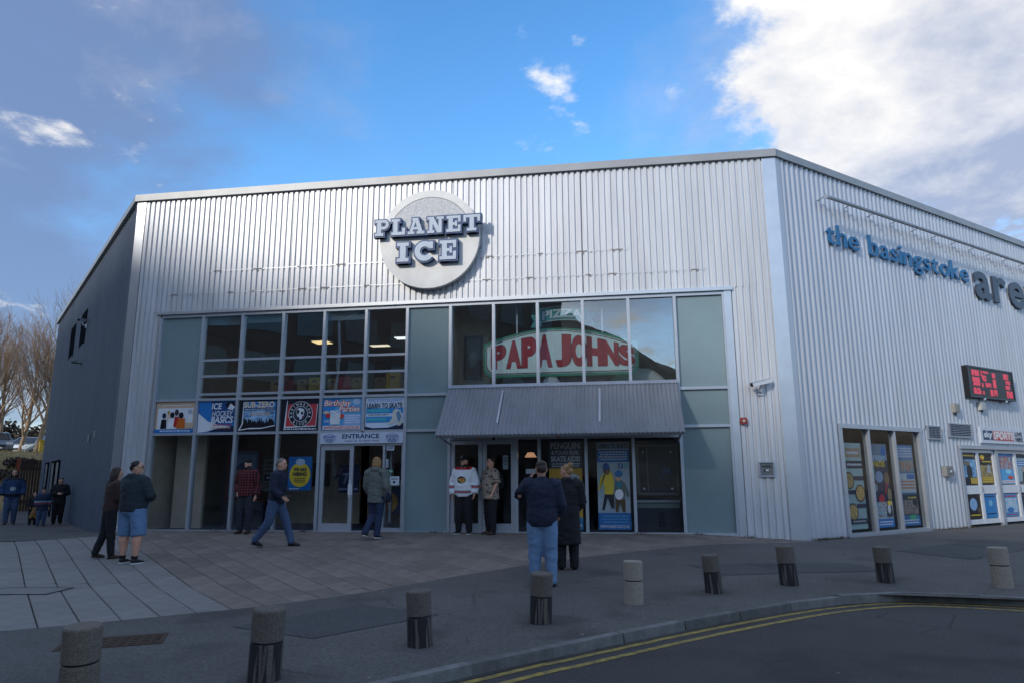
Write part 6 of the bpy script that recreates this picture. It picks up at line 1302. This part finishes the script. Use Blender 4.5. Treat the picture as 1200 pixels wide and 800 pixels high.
    # --- shoes
    for sd_, tw in zip('RL', toe):
        A_ = J['ank' + sd_]; K = J['knee' + sd_]; R2 = Matrix.Rotation(rad(-tw), 3, 'Z'); pitch = max(-1, min(1, (A_.z - .045) * 6)); R3 = R2 @ Matrix.Rotation(-pitch, 3, 'X')
        fp = lambda a: A_ + R3 @ V(a)
        sh = MB(); sh.tube([fp((0, -.030, -.022)), fp((0, -.018, -.016)), fp((0, .02, -.018)), fp((0, .06, -.026)), fp((0, .095, -.030)), fp((0, .108, -.033))], [.012, .024, .027, .028, .026, .012], 12, side=R3 @ V((1, 0, 0)), ry=[.014, .026, .025, .018, .012, .007])
        sh.tube([fp((0, -.004, .012)), fp((0, .0, -.015))], [.024, .026], 10)
        so = blob(sh, 'shoe', shoes or M_shoe, o, .007, 2)
        sl = MB(); sl.prism([(.027 * math.cos(q * PI / 10) * (1.05 if math.sin(q * PI / 10) > 0 else .9), .038 + .074 * math.sin(q * PI / 10)) for q in range(20)], -.045, -.034)
        sl.v = [tuple(fp(v)) for v in sl.v]; sl.build('sole', sole or M_shoe, so)
    # --- hair, hats, beard
    if style != 'none' and hair:
        hr = MB()
        if style in ('short', 'long', 'bun'):
            rows = [(.945, .046, .042, -.022), (.962, .049, .056, -.010), (.980, .042, .052, -.008), (.996, .028, .034, -.008), (1.006, .010, .012, -.008)]
            hr.tube([hp((0, r[3], r[0])) for r in rows], [r[1] for r in rows], 16, side=HR @ V((1, 0, 0)), ry=[r[2] for r in rows])
            hr.ell(hp((0, -.030, .935)), .044, .036, .040, 14, 9)
        if style == 'long':
            hr.tube([hp((0, -.03, .95)), hp((0, -.038, .90)), hp((0, -.036, .85)), hp((0, -.03, .815))], [.046, .050, .046, .024], 14, side=HR @ V((1, 0, 0)), ry=[.032, .030, .024, .012])
            for s in (-1, 1): hr.tube([hp((s * .040, .005, .965)), hp((s * .050, -.002, .92)), hp((s * .046, -.006, .865))], [.014, .017, .011], 8)
        if style == 'bun': hr.ell(hp((0, -.05, 1.0)), .026, .024, .024, 12, 8)
        blob(hr, 'hair', hair, o, .006, 2)
    if beard:
        bd = MB(); bd.tube([hp((0, .034, .856)), hp((0, .028, .866)), hp((0, .018, .880)), hp((0, .006, .899))], [.012, .028, .038, .042], 14, side=HR @ V((1, 0, 0)), ry=[.010, .026, .038, .034]); blob(bd, 'beard', beard, o, .006, 2)
    if hat:
        kind_, hm = hat; ht = MB()
        rows = [(.953, .0475, .060, -.002), (.968, .048, .0605, -.003), (.985, .041, .051, -.004), (1.002, .026, .034, -.005), (1.010, .008, .010, -.005)]
        if kind_ == 'beanie': rows = [(.945, .050, .062, -.004)] + [(a + .006, b_, c_, d_) for a, b_, c_, d_ in rows]
        ht.tube([hp((0, r[3], r[0])) for r in rows], [r[1] for r in rows], 18, side=HR @ V((1, 0, 0)), ry=[r[2] for r in rows])
        if kind_ == 'cap': ht.tube([hp((0, .04, .958)), hp((0, .085, .953)), hp((0, .100, .950))], [.040, .036, .018], 12, side=HR @ V((1, 0, 0)), ry=[.006, .005, .004])
        blob(ht, 'hat', hm, o, .0055, 2)
        if kind_ == 'bobble': MB().ell(hp((0, -.005, 1.022)), .02, .02, .02).build('bobble', hm, o)
    if glasses:
        gl = MB()
        for s in (-1, 1): gl.tube([hp((s * .018 + .014 * math.cos(q * PI / 6), .060, .937 + .010 * math.sin(q * PI / 6))) for q in range(13)], .0018, 5); gl.tube([hp((s * .032, .060, .939)), hp((s * .047, .0, .940))], .0018, 5)
        gl.build('glasses', M_black, o)
    if socks:
        for sd_ in 'RL':
            A_, K = J['ank' + sd_], J['knee' + sd_]; q = MB(); q.tube([A_ + V((0, 0, .0)), A_.lerp(K, .13)], [.026, .025 * fat], 12); q.build('sock', socks, o)
    return o, jk
def decal(*a): DECALS.append(a)
def project_decal(o, jk, shapes, x0, z0, w, h, name='emblem', front=True):
    """print flat shapes onto the chest, following the cloth"""
    bm = bmesh.new(); bm.from_mesh(jk.data); tree = BVHTree.FromBMesh(bm)
    for k, (pts, col) in enumerate(shapes):
        mb = MB(); vs_ = []
        # fan subdivision keeps the patch on the curved cloth
        cx = sum(p[0] for p in pts) / len(pts); cy = sum(p[1] for p in pts) / len(pts); rings = 4; n = len(pts)
        for r in range(rings + 1):
            for p in pts:
                a, b = cx + (p[0] - cx) * r / rings, cy + (p[1] - cy) * r / rings; X, Z = x0 + a * w, z0 + b * h
                hit = tree.ray_cast(Vector((X, .5 if front else -.5, Z)), Vector((0, -1 if front else 1, 0)))
                if hit[0] is None: vs_.append((X, 0.08 if front else -.08, Z)); continue
                vs_.append(tuple(hit[0] + Vector((0, (.0022 + .0009 * k) * (1 if front else -1), 0))))
        fs = []
        for r in range(rings):
            for i in range(n): fs.append((r * n + i, r * n + (i + 1) % n, (r + 1) * n + (i + 1) % n, (r + 1) * n + i))
        mb.add(vs_, fs); mb.smooth = True; mb.build(name, paint(col, 0.7), o)
    bm.free()
ELL = lambda cx, cy, rx, ry, n=18: [(cx + rx * math.cos(2 * PI * i / n), cy + ry * math.sin(2 * PI * i / n)) for i in range(n)]

# facing: 0 looks along +y (away from the camera), 180 looks at the camera
sh_pose = dict(hipR=(.070, 0, .515), hipL=(-.070, 0, .515), kneeR=(.092, .012, .285), kneeL=(-.088, .012, .285), ankR=(.088, -.01, .045), ankL=(-.082, .0, .045), elR=(.175, .03, .66), wrR=(.09, .13, .64), elL=(-.17, .05, .66), wrL=(-.06, .14, .65))
person('big man in dark hooded jacket and denim shorts standing with back turned', 3.98, -4.42, -12, 1.72, M_greenc, cloth('short_denim', srgb(96, 126, 160), 0.18, 6), sh_pose, fat=1.38, belly=.02, head_yaw=-48, hem=.50, legs='short', thick=1.5, hair=M_hair_dk, hood=True, shoes=M_shoe, sole=M_sole, glasses=True, collar=1, socks=M_blackc)
person('woman in brown top and black trousers half hidden behind the man in shorts', 3.18, -3.95, -38, 1.60, M_brownc, M_blackc, dict(ankR=(.07, .03, .045), ankL=(-.09, -.09, .055), kneeL=(-.07, -.02, .28), elR=(.12, .04, .66), wrR=(.05, .12, .60)), fat=1.05, hair=M_hair_br, style='long', hem=.50, shoes=M_shoe_b, lean=.06, head_pitch=-8)
check_m = pattern_mat('red_black_check', 'check', size=.036, a=srgb(18, 15, 18), b=srgb(44, 20, 24), c=srgb(140, 40, 50))
person('bearded man in red checked shirt and black beanie facing the camera', 3.86, -0.50, 178, 1.66, check_m, cloth('dark_grey_jeans', srgb(40, 46, 56)), dict(elR=(.16, -.04, .655), wrR=(.11, .04, .545), elL=(-.155, -.03, .64), wrL=(-.16, .03, .50)), fat=1.12, hair=M_hair_dk, style='short', beard=M_hair_dk, hat=('beanie', M_blackc), hem=.485, thick=1.2, collar=1, shoes=M_shoe_b)
wk = person('grey haired man in navy coat striding right past the windows', 5.58, -2.42, -86, 1.70, M_navyc, M_denim, dict(hipR=(.055, 0, .505), hipL=(-.055, 0, .505), kneeR=(.058, -.05, .275), ankR=(.060, -.20, .075), kneeL=(-.058, .11, .285), ankL=(-.06, .18, .052), elR=(.145, .02, .64), wrR=(.13, .13, .56), elL=(-.145, -.06, .64), wrL=(-.14, .02, .51)), fat=1.1, hair=M_hair_gr, hem=.475, thick=1.25, lean=.10, head_pitch=-6, collar=1, shoes=M_shoe)
person('woman in grey hooded parka walking into the entrance', 7.20, -1.20, -8, 1.68, M_parka, M_denim_d, dict(kneeR=(.05, .0, .285), ankR=(.05, -.05, .055), kneeL=(-.05, .03, .285), ankL=(-.055, -.16, .085), elL=(-.14, .01, .64), wrL=(-.12, .06, .55)), fat=.98, hair=M_hair_bl, style='long', hem=.44, hood=True, thick=1.6, collar=1, shoes=M_shoe, sole=M_sole, head_yaw=-12)
jersey = pattern_mat('white_hockey_shirt', 'bands', base=srgb(226, 230, 236), xs=.118, bands=[(.465, .478, srgb(226, 230, 236), 0), (.52, .530, srgb(24, 28, 46), 0), (.532, .543, srgb(186, 34, 48), 0), (.545, .556, srgb(24, 28, 46), 0), (.585, .595, srgb(24, 28, 46), 1), (.597, .612, srgb(186, 34, 48), 1), (.614, .624, srgb(24, 28, 46), 1), (.826, .9, srgb(186, 34, 48), 0)])
jo, jj = person('bearded man in white hockey shirt and black cap before cafe doors', 8.90, -0.34, 172, 1.66, jersey, M_blackc, dict(elR=(.165, -.02, .655), wrR=(.15, .02, .50), elL=(-.165, -.02, .65), wrL=(-.15, .01, .515), ankR=(.075, -.005, .045), ankL=(-.075, -.005, .045)), fat=1.22, belly=.012, hair=M_hair_dk, beard=M_hair_br, hat=('cap', M_blackc), hem=.475, thick=1.5, shoes=M_shoe, sole=M_sole, head_yaw=-8, collar=None)
decal(jo, jj, [(ELL(.5, .5, .5, .46), srgb(20, 20, 24)), (ELL(.40, .46, .32, .34), srgb(190, 150, 70)), ([(.05, .62), (.30, .95), (.62, .98), (.80, .78), (.52, .70), (.30, .74)], srgb(22, 22, 26)), ([(.55, .30), (.95, .45), (.92, .62), (.60, .60)], srgb(196, 160, 60)), ([(.22, .56), (.34, .66), (.46, .50), (.36, .38)], srgb(180, 40, 44)), ([(.60, .42), (.86, .40), (.78, .30), (.60, .28)], srgb(40, 110, 70)), (ELL(.42, .54, .04, .04), srgb(20, 20, 20))], -.062, .645, .124, .098)
spots = pattern_mat('spotted_blouse', 'spots', a=srgb(150, 138, 124), b=srgb(38, 38, 46))
lo, lj = person('woman in spotted blouse with backpack before the right cafe door', 9.50, -0.36, 128, 1.62, spots, M_blackc, dict(elL=(-.16, .0, .655), wrL=(-.155, .06, .535), elR=(.16, .02, .66), wrR=(.12, .12, .60)), fat=1.22, belly=.022, hair=M_hair_br, style='bun', hem=.455, sleeve='half', thick=1.4, coat_flare=.12, shoes=M_shoe_b, head_yaw=4)
po, pj_ = person('man in navy jacket and light jeans raising a phone, back turned', 11.22, -5.70, 4, 1.70, M_navyc, M_denim_l, dict(ankR=(.075, -.02, .045), ankL=(-.065, .0, .045), kneeR=(.068, .01, .285), elL=(-.185, .03, .715), wrL=(-.105, .085, .845), elR=(.155, .02, .64), wrR=(.14, .09, .56)), fat=1.2, hair=M_hair_br, hem=.475, thick=1.45, collar=1, shoes=M_shoe, head_yaw=8)
person('blonde woman in long black quilted coat beside the photographing man', 11.47, -4.42, 8, 1.60, M_blackc, M_blackc, dict(elR=(.14, .03, .64), wrR=(.10, .09, .58), elL=(-.14, .03, .64), wrL=(-.10, .09, .58)), fat=1.05, hair=M_hair_bl, style='bun', hem=.24, thick=2.0, coat_flare=.03, hood=True, collar=1, shoes=M_shoe, head_yaw=52)
bshirt = pattern_mat('blue_hockey_shirt', 'bands', base=srgb(40, 66, 104), xs=.2, bands=[(.50, .56, srgb(18, 22, 32), None), (.57, .58, srgb(150, 40, 50), 1), (.60, .63, srgb(18, 22, 32), 1), (.80, .9, srgb(30, 36, 54), None)])
fo, fj = person('man in blue hockey shirt and jeans walking up the side lane', -6.87, 4.36, 222, 1.70, bshirt, M_denim, dict(kneeR=(.06, .03, .285), ankR=(.06, .03, .045), ankL=(-.06, -.05, .05), elR=(.165, -.02, .65), wrR=(.16, .03, .53), elL=(-.165, -.02, .65), wrL=(-.16, .03, .53)), fat=1.15, hair=M_hair_dk, beard=M_hair_dk, style='long', hem=.47, thick=1.5, shoes=M_shoe_b)
decal(fo, fj, [(ELL(.5, .5, .5, .5), srgb(200, 212, 222)), (ELL(.5, .5, .38, .38), srgb(30, 44, 70)), (ELL(.52, .5, .22, .25), srgb(190, 204, 216))], -.045, .615, .09, .075)
person('small child in dark coat holding a tan soft toy bag', -5.75, 4.04, 222, 1.0, M_blackc, M_blackc, dict(elR=(.14, .03, .66), wrR=(.10, .08, .56)), fat=1.3, hair=M_hair_br, style='short', hem=.45, thick=1.6)
kshirt = pattern_mat('child_shirt', 'bands', base=srgb(34, 48, 74), xs=.2, bands=[(.50, .54, srgb(20, 24, 36), None), (.62, .66, srgb(130, 150, 170), 0), (.58, .60, srgb(160, 50, 50), 0)])
person('child in navy hockey shirt and jeans with bobble hat', -5.14, 3.70, 222, 1.14, kshirt, M_denim, None, fat=1.3, hair=M_hair_dk, style='short', hat=('bobble', M_navyc), hem=.42, thick=1.6)
person('person in black coat looking down at hands beside the left wall', -5.30, 4.50, 222, 1.44, M_blackc, M_blackc, dict(elR=(.155, .03, .66), wrR=(.04, .12, .66), elL=(-.155, .03, .66), wrL=(-.04, .12, .66), ankL=(-.06, -.06, .05)), fat=1.15, hair=M_hair_dk, hem=.44, thick=1.8, head_pitch=-24, lean=.05, collar=1)

# things people carry
def carried(name, label, cat, M): return empty(name, M, label, cat)
def plocal(x, y, face, h, p): return Matrix.Translation((x, y, gz(x, y))) @ Matrix.Rotation(rad(face), 4, 'Z') @ Matrix.Translation(Vector(p) * h)
ph = carried('phone', 'black phone held up by the man in the navy jacket', 'phone', plocal(11.22, -5.70, 4, 1.70, (-.092, .105, .915)))
MB().box(-.075, .075, -.005, .005, -.037, .037).build('case', M_black, ph); MB().box(-.07, .07, -.0065, -.0055, -.033, .033).build('screen', mat('phone_screen', (0.10, 0.13, 0.17), 0.2, emit=0.15), ph)
ph = carried('phone', 'pale phone in the hand of the striding man', 'phone', plocal(5.58, -2.42, -86, 1.70, (.125, .185, .575)))
MB().box(-.035, .035, -.07, .07, -.005, .005).build('case', paint(srgb(120, 130, 140)), ph); MB().box(-.03, .03, -.063, .063, .0055, .0065).build('screen', M_black, ph)
bgm = plocal(7.20, -1.20, -8, 1.68, (.0, 0, 0)); hb = carried('shoulder_bag', 'dark shoulder bag hanging at the parka woman\'s right side', 'bag', bgm)
q = MB(); q.ell((.285, .02, .86), .045, .13, .13); blob(q, 'bag_body', M_navyc, hb, .012); q = MB(); q.tube([(.27, .02, .97), (.24, -.10, 1.2), (.13, -.11, 1.36), (.05, -.04, 1.44), (.08, .08, 1.40)], .012, 6); q.build('strap', M_blackc, hb)
bk = carried('backpack', 'dark backpack on the back of the woman in spotted blouse', 'backpack', plocal(9.50, -0.36, 128, 1.62, (0, -.115, .69)))
q = MB(); q.ell((0, -.02, 0), .135, .085, .20); q.ell((0, -.08, -.06), .10, .05, .10); blob(q, 'pack', M_blackc, bk, .012)
for s in (-1, 1): q = MB(); q.tube([(s * .09, .02, .17), (s * .11, .16, .21), (s * .12, .265, .14), (s * .13, .25, 0)], .016, 6); q.build('strap', M_blackc, bk)
tb = carried('soft_toy', 'tan soft toy bag hanging from the small child\'s hand', 'toy', plocal(-5.75, 4.04, 222, 1.0, (-.02, .16, .36)))
q = MB(); q.ell((0, 0, 0), .09, .06, .12); q.ell((.0, 0, .14), .055, .05, .055); q.ell((-.07, 0, -.10), .04, .04, .06); q.ell((.07, 0, -.10), .04, .04, .06); blob(q, 'body', cloth('tan_plush', srgb(150, 112, 62)), tb, .012)

finish_blobs()
